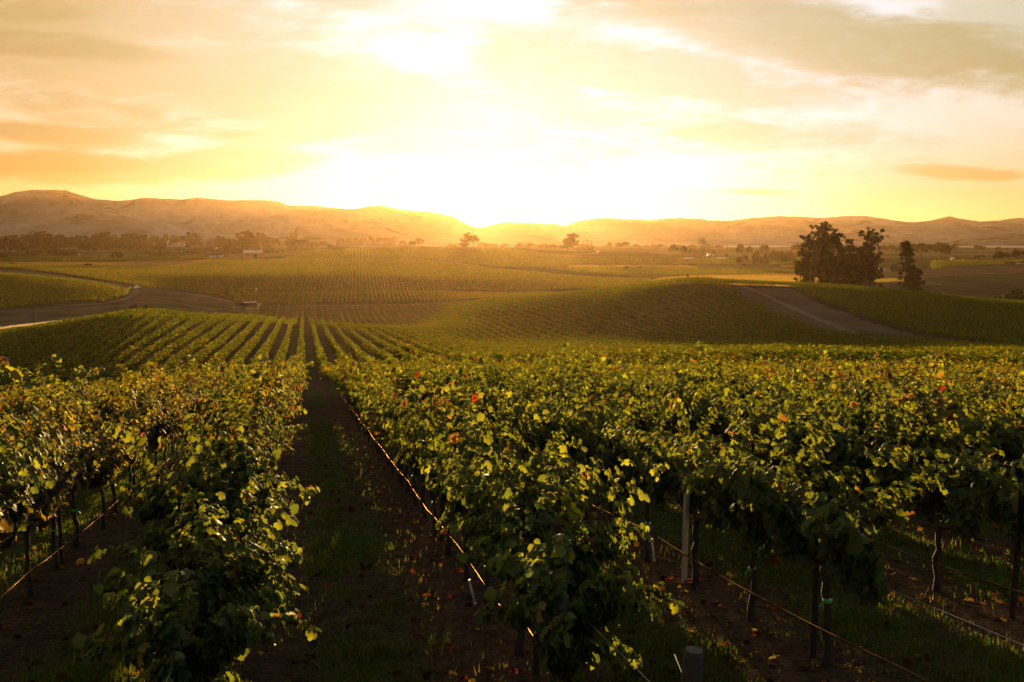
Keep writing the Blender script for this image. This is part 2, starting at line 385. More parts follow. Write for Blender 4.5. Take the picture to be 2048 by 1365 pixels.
def ground_mat(name, fine=True):
    m, nt, out = mat_new(name); N = nt.nodes; L = nt.links
    p = N.new('ShaderNodeBsdfDiffuse'); p.inputs['Roughness'].default_value = 1.0
    a = N.new('ShaderNodeAttribute'); a.attribute_name = 'col'
    geo = N.new('ShaderNodeNewGeometry')
    def noise(s, det, r=.6):
        n = N.new('ShaderNodeTexNoise'); n.inputs['Scale'].default_value = s; n.inputs['Detail'].default_value = det; n.inputs['Roughness'].default_value = r
        L.new(geo.outputs['Position'], n.inputs['Vector']); return n.outputs[0]
    n1 = noise(.06, 6); n2 = noise(3.5, 8, .7)
    def mr(n, lo, hi, a0=.3, a1=.7):
        q = N.new('ShaderNodeMapRange'); q.inputs[1].default_value = a0; q.inputs[2].default_value = a1; q.inputs[3].default_value = lo; q.inputs[4].default_value = hi
        L.new(n, q.inputs[0]); return q.outputs[0]
    f = N.new('ShaderNodeMath'); f.operation = 'MULTIPLY'
    n5 = noise(22.0, 4, .7); f2 = N.new('ShaderNodeMath'); f2.operation = 'MULTIPLY'; L.new(mr(n2, .5, 1.5), f2.inputs[0]); L.new(mr(n5, .45, 1.55), f2.inputs[1])
    L.new(mr(n1, .75, 1.25), f.inputs[0]); L.new(f2.outputs[0], f.inputs[1])
    s = N.new('ShaderNodeVectorMath'); s.operation = 'SCALE'; L.new(a.outputs['Color'], s.inputs[0]); L.new(f.outputs[0], s.inputs['Scale'])
    L.new(s.outputs[0], p.inputs['Color'])
    b = N.new('ShaderNodeBump'); b.inputs['Strength'].default_value = 1.0; b.inputs['Distance'].default_value = .09
    n4 = noise(14.0, 6, .75); hs = N.new('ShaderNodeMath'); hs.operation = 'ADD'; L.new(n2, hs.inputs[0]); L.new(n4, hs.inputs[1])
    L.new(hs.outputs[0], b.inputs['Height']); L.new(b.outputs[0], p.inputs['Normal'])
    L.new(p.outputs[0], out.inputs[0]); return m
M_GROUND = ground_mat('earth')
M_HILL = ground_mat('hill_grass')
def water_mat(name, c, rough):
    m, nt, out = mat_new(name); N = nt.nodes; L = nt.links
    p = N.new('ShaderNodeBsdfPrincipled'); p.inputs['Base Color'].default_value = (*c, 1); p.inputs['Roughness'].default_value = rough
    p.inputs['IOR'].default_value = 1.33
    n = N.new('ShaderNodeTexNoise'); n.inputs['Scale'].default_value = .8; n.inputs['Detail'].default_value = 3
    geo = N.new('ShaderNodeNewGeometry'); L.new(geo.outputs['Position'], n.inputs['Vector'])
    b = N.new('ShaderNodeBump'); b.inputs['Strength'].default_value = .05; b.inputs['Distance'].default_value = .05
    L.new(n.outputs[0], b.inputs['Height']); L.new(b.outputs[0], p.inputs['Normal'])
    L.new(p.outputs[0], out.inputs[0]); return m
M_WATER = water_mat('water', (.02, .03, .03), .04)
M_WATER2 = water_mat('rippled_water', (.02, .03, .03), .34)

# ------------------------------------------------------------------ edges of the vineyard blocks (bearing -> distance)
def edge(pts): 
    p = np.array([a for a, b in pts], float); d = np.array([b for a, b in pts], float)
    return lambda px: np.interp(px, p, d)
def yedge(pts, d0, d1): return edge([(p, D_at(p, y, d0, d1)) for p, y in pts])
ROW0 = 1.81; SPC = 2.4
BC_END = edge([(-700,204),(0,204),(300,212),(420,236),(470,300),(505,405),(520,411),(900,411),(980,385),(1100,352),(1250,316),(1400,292),(1425,D_at(1425,566,240,300)),
               (1492,D_at(1492,605,180,300)),(1570,D_at(1570,637,150,300)),(1640,D_at(1640,668,130,300)),(1757,D_at(1757,681,130,300)),(1846,D_at(1846,686,120,300)),(2048,D_at(2048,704,110,300)),(2750,150)])
H_BEG = edge([(1380,286),(1484,298),(1573,D_at(1573,575,200,330)),(1640,D_at(1640,606,180,325)),(1718,D_at(1718,637,170,325)),(1835,D_at(1835,672,150,330)),
              (1990,D_at(1990,692,140,330)),(2048,D_at(2048,702,130,330)),(2750,180)])
H_END = edge([(1380,335),(1600,352),(1800,392),(2048,410),(2750,420)])
D_BEG = edge([(290,478),(300,D_at(300,578,420,520)),(400,D_at(400,588,400,520)),(440,D_at(440,599,400,500)),(470,D_at(470,608,395,480)),(520,419),(1100,419)])
D_END = edge([(290,482),(400,472),(520,467),(1100,467)])
E_BEG = edge([(0,D_at(0,538,560,760)),(100,D_at(100,547,520,760)),(200,D_at(200,562,460,700)),(270,D_at(270,573,460,640)),(350,D_at(350,579,460,560)),(520,490),(1000,490),(1100,490),(1300,500)])
E_END = edge([(0,760),(100,770),(300,742),(365,745),(400,820),(450,850),(560,865),(850,860),(930,780),(1000,700),(1150,640),(1300,620)])
J_BEG = edge([(-700,380),(0,D_at(0,620,320,420)),(100,D_at(100,610,320,440)),(200,D_at(200,606,330,440)),(255,D_at(255,593,380,470)),(262,470)])
J_END = edge([(-700,560),(0,D_at(0,549,470,590)),(60,D_at(60,553,470,590)),(150,D_at(150,563,450,570)),(200,D_at(200,570,440,540)),(255,D_at(255,582,430,500)),(262,471)])
END_A = 62.0
FAR_ROWS = [[(560,521),(860,522),(1000,536),(1140,537),(1140,515),(1000,496),(900,494),(780,493),(620,503)], [(1140,515),(1600,518),(1640,531),(1400,530),(1140,529)], [(1300,536),(1640,541),(1640,546),(1450,551),(1280,553),(1140,545),(1140,537)], [(-60,515),(460,515),(480,519),(420,520),(300,522.5),(190,525),(-60,523)], [(1860,523),(2110,521),(2110,529),(1990,530),(1860,538)]]
def zone_of(px, D):
    z = np.zeros(px.shape, int)
    X_, Y_ = to_world((px - CX) / FPX * D, D)
    py_ = YH + FPX * (CAMZ - G(X_, Y_)) / np.maximum(D, 5)
    for p_ in FAR_ROWS: z[inpoly(px, py_, p_) & (D > 640) & (D < 1350)] = 7
    z[(D < 70)] = 1
    z[(D >= 96) & (D < BC_END(px))] = 2
    z[(px > 1380) & (D > H_BEG(px)) & (D < H_END(px))] = 3
    z[(px > 290) & (px < 1100) & (D > D_BEG(px)) & (D < D_END(px))] = 4
    z[(px > -300) & (px < 1300) & (D > E_BEG(px)) & (D < E_END(px))] = 5
    z[(px < 262) & (D > J_BEG(px)) & (D < J_END(px))] = 6
    return z

# ------------------------------------------------------------------ ground
def build_ground():
    na, nd = 620, 660
    t = np.linspace(0, 1, na) * 2 - 1
    a = 1.15 * t
    w = np.exp(np.linspace(math.log(1.2), math.log(4620 + 12), nd))
    D = w - 12
    AA, DD = np.meshgrid(a, D)
    Xc = AA * (DD + 12)
    X, Y = to_world(Xc, DD)
    Z = G(X, Y)
    # furrows and clods close by
    nearw = np.exp(-np.maximum(DD, 0) / 30)
    Z = Z + nearw * (fbm(X, Y, .9) - .5) * .10 + nearw * (fbm(X + 40, Y, .25, 2) - .5) * .05
    # vine rows stand on slight berms
    lat = np.abs(((X - ROW0) / SPC + .5) % 1 - .5) * SPC
    Z += nearw * .06 * np.exp(-(lat / .35)**2)
    px = CX + FPX * Xc / np.maximum(DD, 5); py = YH + FPX * (CAMZ - Z) / np.maximum(DD, 5)
    zn = zone_of(px, DD)
    n1 = fbm(X, Y, 35); n2 = fbm(X + 90, Y, 9); n3 = fbm(X, Y + 50, 1.3)
    C = np.zeros(X.shape + (3,))
    def setc(mask, c, c2=None, f=None):
        c = np.array(c, float)
        if c2 is None: C[mask] = c
        else:
            g = f[mask][:, None]; C[mask] = c * (1 - g) + np.array(c2) * g
    far_green = (.060, .075, .022); gold = (.40, .27, .10)
    sm = lambda n, lo, hi: np.clip((n - lo) / (hi - lo), 0, 1)
    setc(np.ones(X.shape, bool), far_green, (.16, .13, .055), sm(fbm(X, Y, 140), .42, .62))
    soil = np.array((.160, .098, .062)); grass = np.array((.10, .15, .034))
    # vineyard floors: soil under the rows, patchy grass strip along the middle of each alley
    mid = 1 - np.clip((1.2 - np.abs(SPC/2 - lat) - .45) / .4, 0, 1)
    strip = np.clip(1.35 - np.abs(lat - 1.2) / .55, 0, 1) * sm(n3 * .6 + n2 * .4, .36, .60)
    vine = (zn == 1) | (zn == 2) | (DD < 100)
    C[vine] = (soil * (1 - strip[..., None]) + grass * strip[..., None])[vine]
    setc(np.isin(zn, [3, 4, 5, 6]), (.075, .050, .034), (.060, .060, .022), sm(n2, .45, .65))
    mid_bare = (DD > 100) & (DD < 480) & (zn == 0)
    setc(mid_bare & (px < 620), (.135, .098, .062), (.075, .080, .032), sm(n2 * .5 + fbm(X, Y * 3, 30) * .5, .44, .60))
    setc(mid_bare & (px >= 620), (.150, .098, .072), (.15, .115, .070), sm(n2, .42, .62))
    # a green swale left of the shelter
    setc(inpoly(px, py, [(270,611),(340,607),(470,612),(470,617),(300,616)]) & (DD > 215) & (DD < 480), (.06, .085, .03))
    # far fields
    def field(poly, c, d0, d1, c2=None, s=60):
        mk = inpoly(px, py, poly) & (DD > d0) & (DD < d1)
        if c2 is None: c2 = tuple(np.array(c) * .8)
        setc(mk, c, c2, sm(fbm(X, Y, s), .4, .6))
    field([(-200,523.5),(190,525.5),(300,523),(420,520.5),(520,521),(470,526),(405,530),(370,538),(300,538),(180,533.5),(-200,531)], gold, 640, 1100, (.33, .21, .075))
    field([(-200,515),(460,515),(480,519),(420,520),(300,522.5),(190,525),(-200,523)], (.075, .095, .025), 800, 1200)
    field([(560,521),(860,522),(1000,515),(900,497),(780,494),(620,504)], (.075, .085, .022), 800, 1500)
    field([(1140,531),(1360,530.5),(1400,536),(1330,537.5),(1140,536)], gold, 600, 1300)
    field([(1280,566),(1330,555),(1420,550),(1640,545),(1640,574),(1280,574)], (.34, .22, .085), 480, 900, (.26, .16, .06))
    field([(1140,515),(1600,518),(1640,531),(1400,530),(1140,529)], (.085, .085, .03), 700, 1500)
    field([(1360,536),(1640,541),(1640,546),(1450,551),(1360,545)], (.10, .11, .028), 700, 1300)
    field([(1560,531),(1640,534),(1640,538),(1560,533)], gold, 700, 1500)
    field([(1740,560),(1820,556),(1850,560),(1740,566)], (.36, .27, .08), 480, 1100)
    field([(1840,523),(2400,521),(2400,530),(1990,531),(1840,540)], (.075, .10, .03), 700, 1400)
    field([(1840,540),(1990,531),(2400,531),(2400,543),(1950,547),(1830,558)], (.17, .10, .06), 600, 1300)
    field([(1830,559),(1950,548),(2400,543),(2400,560),(1900,570)], (.085, .095, .04), 520, 1200)
    field([(1740,568),(1900,570),(2400,560),(2400,620),(1740,600)], (.085, .068, .045), 440, 1000)
    V = np.stack([X, Y, Z], -1).reshape(-1, 3)
    idx = np.arange(na * nd).reshape(nd, na)
    F = np.stack([idx[:-1, :-1], idx[:-1, 1:], idx[1:, 1:], idx[1:, :-1]], -1).reshape(-1, 4)
    o = obj('ground', mesh_np('ground', V, F, M_GROUND, C.reshape(-1, 3), True))
    tag(o, kind='structure')
build_ground()

# ------------------------------------------------------------------ hills along the horizon
RIDGE = [(-900,440),(-500,415),(-200,424),(-60,410),(0,397),(40,386),(80,381),(140,382),(160,389),(200,400),(245,403),(300,398),(335,399),(370,400),(400,396),(460,402),(535,401),(560,404),
         (580,412),(630,412),(690,420),(712,420),(738,414),(750,415),(763,411),(778,415),(800,420),(870,426),(905,433),(930,447),(955,456),(980,452),(1000,446),(1060,446),(1085,449),(1110,448),(1127,453),
         (1150,445),(1180,440),(1215,437),(1260,440),(1300,441),(1320,438),(1355,437),(1395,438),(1415,442),(1450,442),(1500,437),(1550,433),(1590,434),(1640,437),(1690,432),(1730,433),(1780,441),
         (1815,446),(1850,443),(1880,436),(1893,433),(1906,437),(1950,444),(2000,441),(2030,436),(2060,437),(2300,448),(3000,440)]
def build_hills():
    rp = np.array([a for a, b in RIDGE], float); ry = np.array([b for a, b in RIDGE], float)
    def range_(name, p0, p1, d_base, d_crest, prof_px, prof_y, seed, fold, base_y=495.0):
        npx, nt = int((p1 - p0) / 3.2), 90
        p = np.linspace(p0, p1, npx); t = np.linspace(0, 1.35, nt)
        P, T = np.meshgrid(p, t)
        yc = np.interp(P, prof_px, prof_y) + (fbm(P + seed, P * 0, 9, 3) - .5) * 1.6
        Db = np.interp(P, [0, 1000, 2048], d_base); Dc = np.interp(P, [0, 1000, 2048], d_crest)
        D = Db + (Dc - Db) * T
        hc = (YH - yc) / FPX * Dc + CAMZ                 # crest height
        zb = CAMZ - (base_y - YH) / FPX * Db - 6
        prof = np.where(T < 1, np.sin(np.clip(T, 0, 1) * math.pi / 2)**1.15, 1 - (T - 1) * 1.6)
        X, Y = to_world((P - CX) / FPX * D, D)
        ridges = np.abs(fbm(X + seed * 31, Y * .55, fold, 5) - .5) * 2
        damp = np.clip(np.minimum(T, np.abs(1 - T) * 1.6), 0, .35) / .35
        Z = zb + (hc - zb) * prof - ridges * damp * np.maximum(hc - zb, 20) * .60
        n1 = fbm(X, Y, 500); n2 = fbm(X + 300, Y + 100, 110); gul = np.clip((ridges - .35) * 2.2, 0, 1)
        gold = np.array((.34, .31, .24)); green = np.array((.16, .18, .15)); dark = np.array((.035, .045, .025))
        g = np.clip((n1 - .38) / .25, 0, 1)[..., None]
        C = gold * g + green * (1 - g)
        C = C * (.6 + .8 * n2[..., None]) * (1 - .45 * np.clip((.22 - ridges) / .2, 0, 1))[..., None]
        wood = (np.clip((n2 - .60) / .06, 0, 1) * np.clip((fbm(X, Y, 300) - .46) / .1, 0, 1))[..., None]
        C = C * (1 - wood) + dark * wood
        V = np.stack([X, Y, Z], -1).reshape(-1, 3)
        idx = np.arange(npx * nt).reshape(nt, npx)
        F = np.stack([idx[:-1, :-1], idx[:-1, 1:], idx[1:, 1:], idx[1:, :-1]], -1).reshape(-1, 4)
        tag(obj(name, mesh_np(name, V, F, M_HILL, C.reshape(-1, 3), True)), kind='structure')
    range_('hills', -900, 3000, [2900, 3400, 4300], [4300, 4800, 5600], rp, ry, 3.0, 420)
    fp = [560, 600, 680, 740, 800, 900, 1000]; fy = [496, 452, 458, 470, 480, 489, 496]
    range_('hills', 500, 1000, [2500, 2700, 2700], [3300, 3500, 3500], fp, fy, 9.0, 300)
    fp = [1840, 1930, 1990, 2040, 2200, 2500]; fy = [496, 476, 468, 466, 470, 480]
    range_('hills', 1850, 2500, [2500, 2700, 3300], [3000, 3300, 4000], fp, fy, 5.0, 300)
build_hills()

# ------------------------------------------------------------------ water and roads
def sheet(name, pts_edge_a, pts_edge_b, mat, off, flat=None, colr=None):
    A = np.array(pts_edge_a, float); B = np.array(pts_edge_b, float); n = len(A); k = 4 if flat is not None else 9
    f = np.linspace(0, 1, k)
    XY = A[:, None] * (1 - f[None, :, None]) + B[:, None] * f[None, :, None]
    Z = np.full(XY.shape[:2], flat) if flat is not None else G(XY[..., 0], XY[..., 1]) + off * (1 - np.abs(f * 2 - 1)[None] ** 6 * 1.1)
    V = np.concatenate([XY, Z[..., None]], 2).reshape(-1, 3); idx = np.arange(n * k).reshape(n, k)
    F = np.stack([idx[:-1, :-1], idx[:-1, 1:], idx[1:, 1:], idx[1:, :-1]], -1).reshape(-1, 4)
    cc = None
    if colr is not None:
        track = np.clip(1.25 - np.abs(f - .5) * 2.2, .0, 1) * (.72 + .28 * np.exp(-((np.abs(f - .5) - .22) / .14) ** 2))                       # two wheel tracks, grassy crown between
        g = (track[None] * (.7 + .6 * fbm(XY[..., 0], XY[..., 1], 7)))[..., None].clip(0, 1)
        cc = (np.array(colr) * g + np.array((.10, .078, .048)) * (1 - g)) * (.75 + .5 * fbm(XY[..., 0], XY[..., 1], 3))[..., None]
        cc = cc.reshape(-1, 3)
    return tag(obj(name, mesh_np(name, V, F, mat, cc, True)), kind='structure')
def road(name, pts, width, colr, off=.10, seg=3.0):
    P = [np.array(to_world((p - CX) / FPX * D, D)) for p, D in pts]
    dense = []
    for i in range(len(P) - 1):
        p0 = P[max(i-1, 0)]; p1 = P[i]; p2 = P[i+1]; p3 = P[min(i+2, len(P)-1)]
        k = max(2, int(np.linalg.norm(p2 - p1) / seg))
        for t in np.linspace(0, 1, k, endpoint=False):
            dense.append(.5 * (2*p1 + (p2 - p0)*t + (2*p0 - 5*p1 + 4*p2 - p3)*t*t + (3*p1 - p0 - 3*p2 + p3)*t**3))
    dense.append(P[-1]); dense = np.array(dense)
    tg = np.gradient(dense, axis=0); tg /= np.linalg.norm(tg, axis=1)[:, None] + 1e-9
    nm = np.stack([-tg[:, 1], tg[:, 0]], 1)
    wob = (.70 + .6 * fbm(dense[:, 0], dense[:, 1], 9))[:, None]
    # two wheel tracks and the strip between them, as one worn sheet
    return sheet(name, dense - nm * width / 2 * wob, dense + nm * width / 2 * wob, M_GROUND, off, colr=colr)
hill_road = [(1450,D_at(1450,563,260,300)),(1468,D_at(1468,569,230,310)),(1499,D_at(1499,578,200,310)),(1538,D_at(1538,594,190,310)),(1581,D_at(1581,615,180,310)),(1624,D_at(1624,633,170,300)),(1671,D_at(1671,652,150,300)),
             (1710,D_at(1710,666,140,290)),(1757,D_at(1757,678,140,280)),(1834,D_at(1834,683,140,270)),(1960,D_at(1960,697,140,240)),(2150,205)]
road('dirt_road', hill_road, 5.0, (.27, .19, .14), .12, 1.5)
road('dirt_road', [(-200,610),(0,D_at(0,540,540,620)),(100,D_at(100,549,520,620)),(200,D_at(200,565,450,560)),(262,D_at(262,576,440,520)),(272,462),(268,440),(258,420),(220,D_at(220,605,360,440)),(120,D_at(120,614,320,420)),(0,D_at(0,626,300,380)),(-200,330)], 4.5, (.20, .145, .105), .12)
road('dirt_road', [(272,478),(330,473),(400,455),(450,436),(484,424)], 4.0, (.22, .16, .115), .12)
road('dirt_road', [(270,415),(350,408),(430,407),(480,415),(560,415.5),(700,415.5),(850,415.5),(960,416)], 3.2, (.30, .18, .12), .12)
road('dirt_road', [(500,478.5),(620,478.5),(760,478.5),(900,478.5),(1050,478)], 5.0, (.20, .14, .10), .12)
road('dirt_road', [(860,1010),(905,D_at(905,524,800,1050)),(920,D_at(920,529.5,700,950)),(950,D_at(950,534,640,900)),(1010,D_at(1010,537,640,900))], 5.0, (.42, .33, .22), .2, 8)
road('dirt_road', [(1180,D_at(1180,497,1400,1900)),(1195,D_at(1195,505,1200,1700)),(1130,D_at(1130,509,1100,1500))], 5.0, (.40, .31, .2), .2, 8)
def pond(name, p0, p1, D0, D1, z, k=24, wob=.0):
    ps = np.linspace(p0, p1, k)
    def arr(D0):
        r = []
        for i, p in enumerate(ps):
            f = math.sin(math.pi * i / (k - 1))**.35
            mid = (D[0] + D[1]) / 2
            dd = mid + (D0 - mid) * max(f, .05)
            r.append(to_world((p - CX) / FPX * dd, dd))
        return r
    D = (D0, D1)
    return sheet(name, arr(D0), arr(D1), M_WATER2, 0, flat=z)
_pp = np.linspace(-260, 122, 30); _py = np.interp(_pp, [-260, 0, 20, 110, 122], [662, 654, 651, 641, 640]); PZ = -19.3
_far = FPX * (CAMZ - PZ) / (_py - YH)
sheet('pond', [to_world((p - CX) / FPX * (d - 22), d - 22) for p, d in zip(_pp, _far)], [to_world((p - CX) / FPX * d, d) for p, d in zip(_pp, _far)], M_WATER, 0, flat=PZ)
pond('water', 980, 1098, 2300, 4300, CAMZ - 4.7)
pond('water', 1425, 1585, 2100, 4200, CAMZ - 5.2)
pond('water', 1800, 2300, 1950, 4300, CAMZ - 5.2)

# ------------------------------------------------------------------ leaves
def _outline(n=23):
    """five-lobed toothed leaf, stalk at the origin, tip at y = 1"""
    pts = []
    for k in range(n):
        a = 2 * math.pi * k / n                                   # 0 at the stalk
        lobe = sum(h * math.exp(-((a - c_) / w_) ** 2) for c_, h, w_ in ((math.pi, .19, .42), (math.pi - 1.12, .13, .38), (math.pi + 1.12, .13, .38), (math.pi - 2.2, .10, .36), (math.pi + 2.2, .10, .36)))
        rr_ = .44 + lobe + (.035 if k % 2 else -.02)
        if k == 0: rr_ = .26
        pts.append((-math.sin(a) * rr_, .40 - math.cos(a) * rr_))
    return np.array(pts)
_lo = _outline()
def leaves(P, Nrm, Tip, size, curl, colr, shape='leaf'):
    """many leaves at once. P base (n,3), Nrm normal, Tip direction, size (n,), curl (n,), colr (n,3)"""
    n = len(P)
    Nrm = Nrm / (np.linalg.norm(Nrm, axis=1)[:, None] + 1e-9)
    Tip = Tip - (Tip * Nrm).sum(1)[:, None] * Nrm; Tip /= (np.linalg.norm(Tip, axis=1)[:, None] + 1e-9)
    Sd = np.cross(Tip, Nrm)
    if shape == 'leaf':
        pts = np.vstack([_lo, [(0, .36)]]); k = len(_lo)
        zz = np.concatenate([-.60 * np.abs(_lo[:, 0])**1.4 - .45 * np.maximum(_lo[:, 1] - .3, 0)**2 + .05 * np.cos(np.arange(k) * 2 * math.pi * 5 / k), [.04]])
        fan = np.array([(k, i, (i + 1) % k) for i in range(k)])
    elif shape == 'fold':
        pts = np.array([(0, 0), (.5, .35), (0, 1), (-.5, .35)], float); k = 4
        zz = np.array([0, -.22, -.1, -.22]); fan = np.array([(0, 1, 2), (0, 2, 3)])
    V = (P[:, None] + size[:, None, None] * (pts[None, :, 0:1] * Sd[:, None] + pts[None, :, 1:2] * Tip[:, None]
         + (zz[None, :, None] * curl[:, None, None]) * Nrm[:, None]))
    m = len(pts)
    F = (np.arange(n)[:, None, None] * m + fan[None]).reshape(-1, 3)
    C = np.repeat(colr[:, None], m, 1)
    return V.reshape(-1, 3), F, C.reshape(-1, 3)
PAL = {'green': np.array((.050, .095, .016)), 'lime': np.array((.125, .165, .022)), 'yellow': np.array((.27, .20, .028)), 'red': np.array((.17, .028, .012)), 'brown': np.array((.13, .07, .025)), 'blue': np.array((.040, .080, .030))}
def leaf_colours(n, r, tint, tipness, low):
    """autumn mix: tips light, low leaves turning"""
    u = r.random(n)
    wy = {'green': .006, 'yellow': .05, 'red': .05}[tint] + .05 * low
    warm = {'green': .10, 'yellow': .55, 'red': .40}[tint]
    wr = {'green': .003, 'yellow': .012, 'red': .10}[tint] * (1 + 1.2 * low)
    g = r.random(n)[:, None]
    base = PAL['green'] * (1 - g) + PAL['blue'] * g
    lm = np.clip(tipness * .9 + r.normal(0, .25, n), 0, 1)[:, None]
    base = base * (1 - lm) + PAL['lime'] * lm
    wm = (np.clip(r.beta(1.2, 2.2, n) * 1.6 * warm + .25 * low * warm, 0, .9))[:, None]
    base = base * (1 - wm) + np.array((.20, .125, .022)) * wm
    c = np.where((u < wr)[:, None], PAL['red'], np.where((u < wr + wy)[:, None], PAL['yellow'] * .8, base))
    c = np.where((u > .985)[:, None], PAL['brown'], c)
    return c * (.75 + .5 * r.random(n))[:, None]
def grow_canes(r, nsh, half, tall, z0=.88, fall=1.0):
    """shoots rising from the cordon, arching over and hanging"""
    canes = []
    for s in range(nsh):
        y0 = -half + 2 * half * (s + r.random()) / nsh; dome = 1.16 - .42 * (y0 / half) ** 2
        p = np.array((r.normal(.02, .04), y0, z0 + r.normal(0, .04)))
        side = r.choice((-1, 1)); strong = r.random() < tall
        d = np.array((side * r.uniform(.0, .34), r.normal(0, .32), 1.0)); d /= np.linalg.norm(d)
        L_ = r.uniform(.80, 1.22) * (r.uniform(1.1, 1.35) if strong else 1.0) * dome
        n = 15; st = L_ / n; pts = [p.copy()]
        for k in range(n):
            droop = (.015 if strong else .10) * (k / n) ** 1.2 * 1.6 * fall
            d = d + np.array((side * (.012 if strong else .045) + .012, r.normal(0, .06), -droop)) + r.normal(0, .05, 3)
            if p[2] > 1.72 and not strong: d[2] -= .22
            if p[2] > 1.98: d[2] -= .45
            if p[2] < .5 * z0: d[2] += .25
            d /= np.linalg.norm(d); p = p + d * st; pts.append(p.copy())
        canes.append((np.array(pts), side))
    return canes
def vine_leaves(r, tint, nsh, half, per, size, shape, tall=.16, z0=.88, fall=1.0):
    P = []; Nn = []; Tt = []; tipn = []; low = []; sml = []
    canes = grow_canes(r, nsh, half, tall, z0, fall)
    for pts, side in canes:
        n = len(pts)
        for k in range(1, n):
            m = r.poisson(per) + (1 if k > n - 4 else 0)
            for q in range(m):
                f = r.random(); b = pts[k-1] * (1 - f) + pts[k] * f
                out = np.array((b[0] * 1.6 + side * .25, 0, (b[2] - 1.15) * 1.0 + .25)); out /= np.linalg.norm(out) + 1e-6
                off = r.normal(0, 1, 3); off /= np.linalg.norm(off)
                stalk = out * r.uniform(.015, .075) + off * r.uniform(.01, .075)
                nrm = out * 1.0 + np.array((0, 0, .35)) + r.normal(0, .45, 3)
                tip = np.array((out[0] * .5, r.normal(0, .5), -.55)) + r.normal(0, .4, 3)
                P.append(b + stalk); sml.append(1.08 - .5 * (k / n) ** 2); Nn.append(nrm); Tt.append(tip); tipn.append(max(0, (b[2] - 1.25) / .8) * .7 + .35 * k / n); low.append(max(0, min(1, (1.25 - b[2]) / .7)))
    P = np.array(P); n = len(P)
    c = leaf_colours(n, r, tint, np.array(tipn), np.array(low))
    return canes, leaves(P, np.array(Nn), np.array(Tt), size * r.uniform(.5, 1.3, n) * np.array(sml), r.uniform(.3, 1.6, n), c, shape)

# ------------------------------------------------------------------ grapevines of the near block
def vine_proto(seed, tint, nsh=20, z0=.88, fall=1.0, per=3.5, size=.108):
    r = np.random.default_rng(seed)
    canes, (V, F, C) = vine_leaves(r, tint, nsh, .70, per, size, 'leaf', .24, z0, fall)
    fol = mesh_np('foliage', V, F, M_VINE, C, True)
    bm = bmesh.new()
    pts = [(0, 0, -.12)]
    for k in range(1, 9):
        pts.append((r.normal(0, .014), r.normal(0, .02), .105 * k))
    tube(bm, pts, [.050, .042, .034, .031, .033, .030, .034, .036, .038], 8)
    for s in (-1, 1):
        arm = [(pts[-1][0], 0, pts[-1][2] - .02)]
        for k in range(1, 7): arm.append((r.normal(0, .012), s * .125 * k, .86 + r.normal(0, .014)))
        tube(bm, arm, [.030, .026, .023, .021, .019, .017, .012], 6)
    trunk = bm_mesh('trunk', bm, M_BARK, True)
    bm = bmesh.new()
    for p, s in canes: tube(bm, [tuple(q) for q in p[::2]], [.0055, .005, .005, .0045, .004, .0035, .003, .002][:len(p[::2])], 4)
    cane = bm_mesh('cane', bm, M_BARK, True)
    bm = bmesh.new()
    z = r.uniform(.45, .62)
    tube(bm, [(pts[5][0], pts[5][1], z), (pts[5][0], pts[5][1], z + .022)], [.039, .039], 8)
    tube(bm, [(pts[5][0] + .036, pts[5][1], z + .01), (pts[5][0] + .06, pts[5][1] - .01, z - .035), (pts[5][0] + .055, pts[5][1] - .02, z - .08)], [.007, .008, .004], 4)
    tie = bm_mesh('tie', bm, M_TIE)
    return trunk, cane, fol, tie
TINTS = ['green'] * 7 + ['yellow'] * 5 + ['red'] * 3
PROTOS = [(t, vine_proto(100 + i, t)) for i, t in enumerate(TINTS)]
BUSHY = [vine_proto(500, 'green', 34, .64, 1.7, 4.2, .122), vine_proto(501, 'green', 34, .70, 1.4, 4.2, .122)]
LOOK = {'green': 'green leafy', 'yellow': 'yellowing', 'red': 'reddish-leaved'}
def row_x(i): return ROW0 + SPC * (i - 1) if i > 0 else ROW0 - .26 + SPC * i      # +1 is the row right of the alley, -1 the row left of it
def row_name(i):
    side = 'right' if i > 0 else 'left'
    return ('the row just %s of the grassy alley' % side) if abs(i) == 1 else ('the %s row %s of the grassy alley' % (ordinal(abs(i)), side))
VSTEP = 1.45
spots = []
for i in list(range(-40, 0)) + list(range(1, 75)):
    x = row_x(i)
    k = 0
    start = {1: 6.85, 2: 7.3, -1: 7.0}.get(i, 6.4)
    n = int((END_A - start) / VSTEP)
    ys = start + VSTEP * np.arange(n + 1)
    for y in ys:
        z = Gs(x, y)
        px, py, D = pxof(x, y, z + 1.2)
        if D < 3.2 or D > 90: continue
        if px < -60 - 1400 / D or px > 2108 + 1400 / D: continue
        # a vine whose crown lies wholly under the picture
        if YH + FPX * (CAMZ - z - 2.0) / D > 1365: continue
        spots.append((D, i, x, y, z))
spots.sort()
near_spots, rest_spots = spots[:298], spots[298:]
count = {}
order = sorted(near_spots, key=lambda s: (s[1], s[3]))
rr = np.random.default_rng(77)
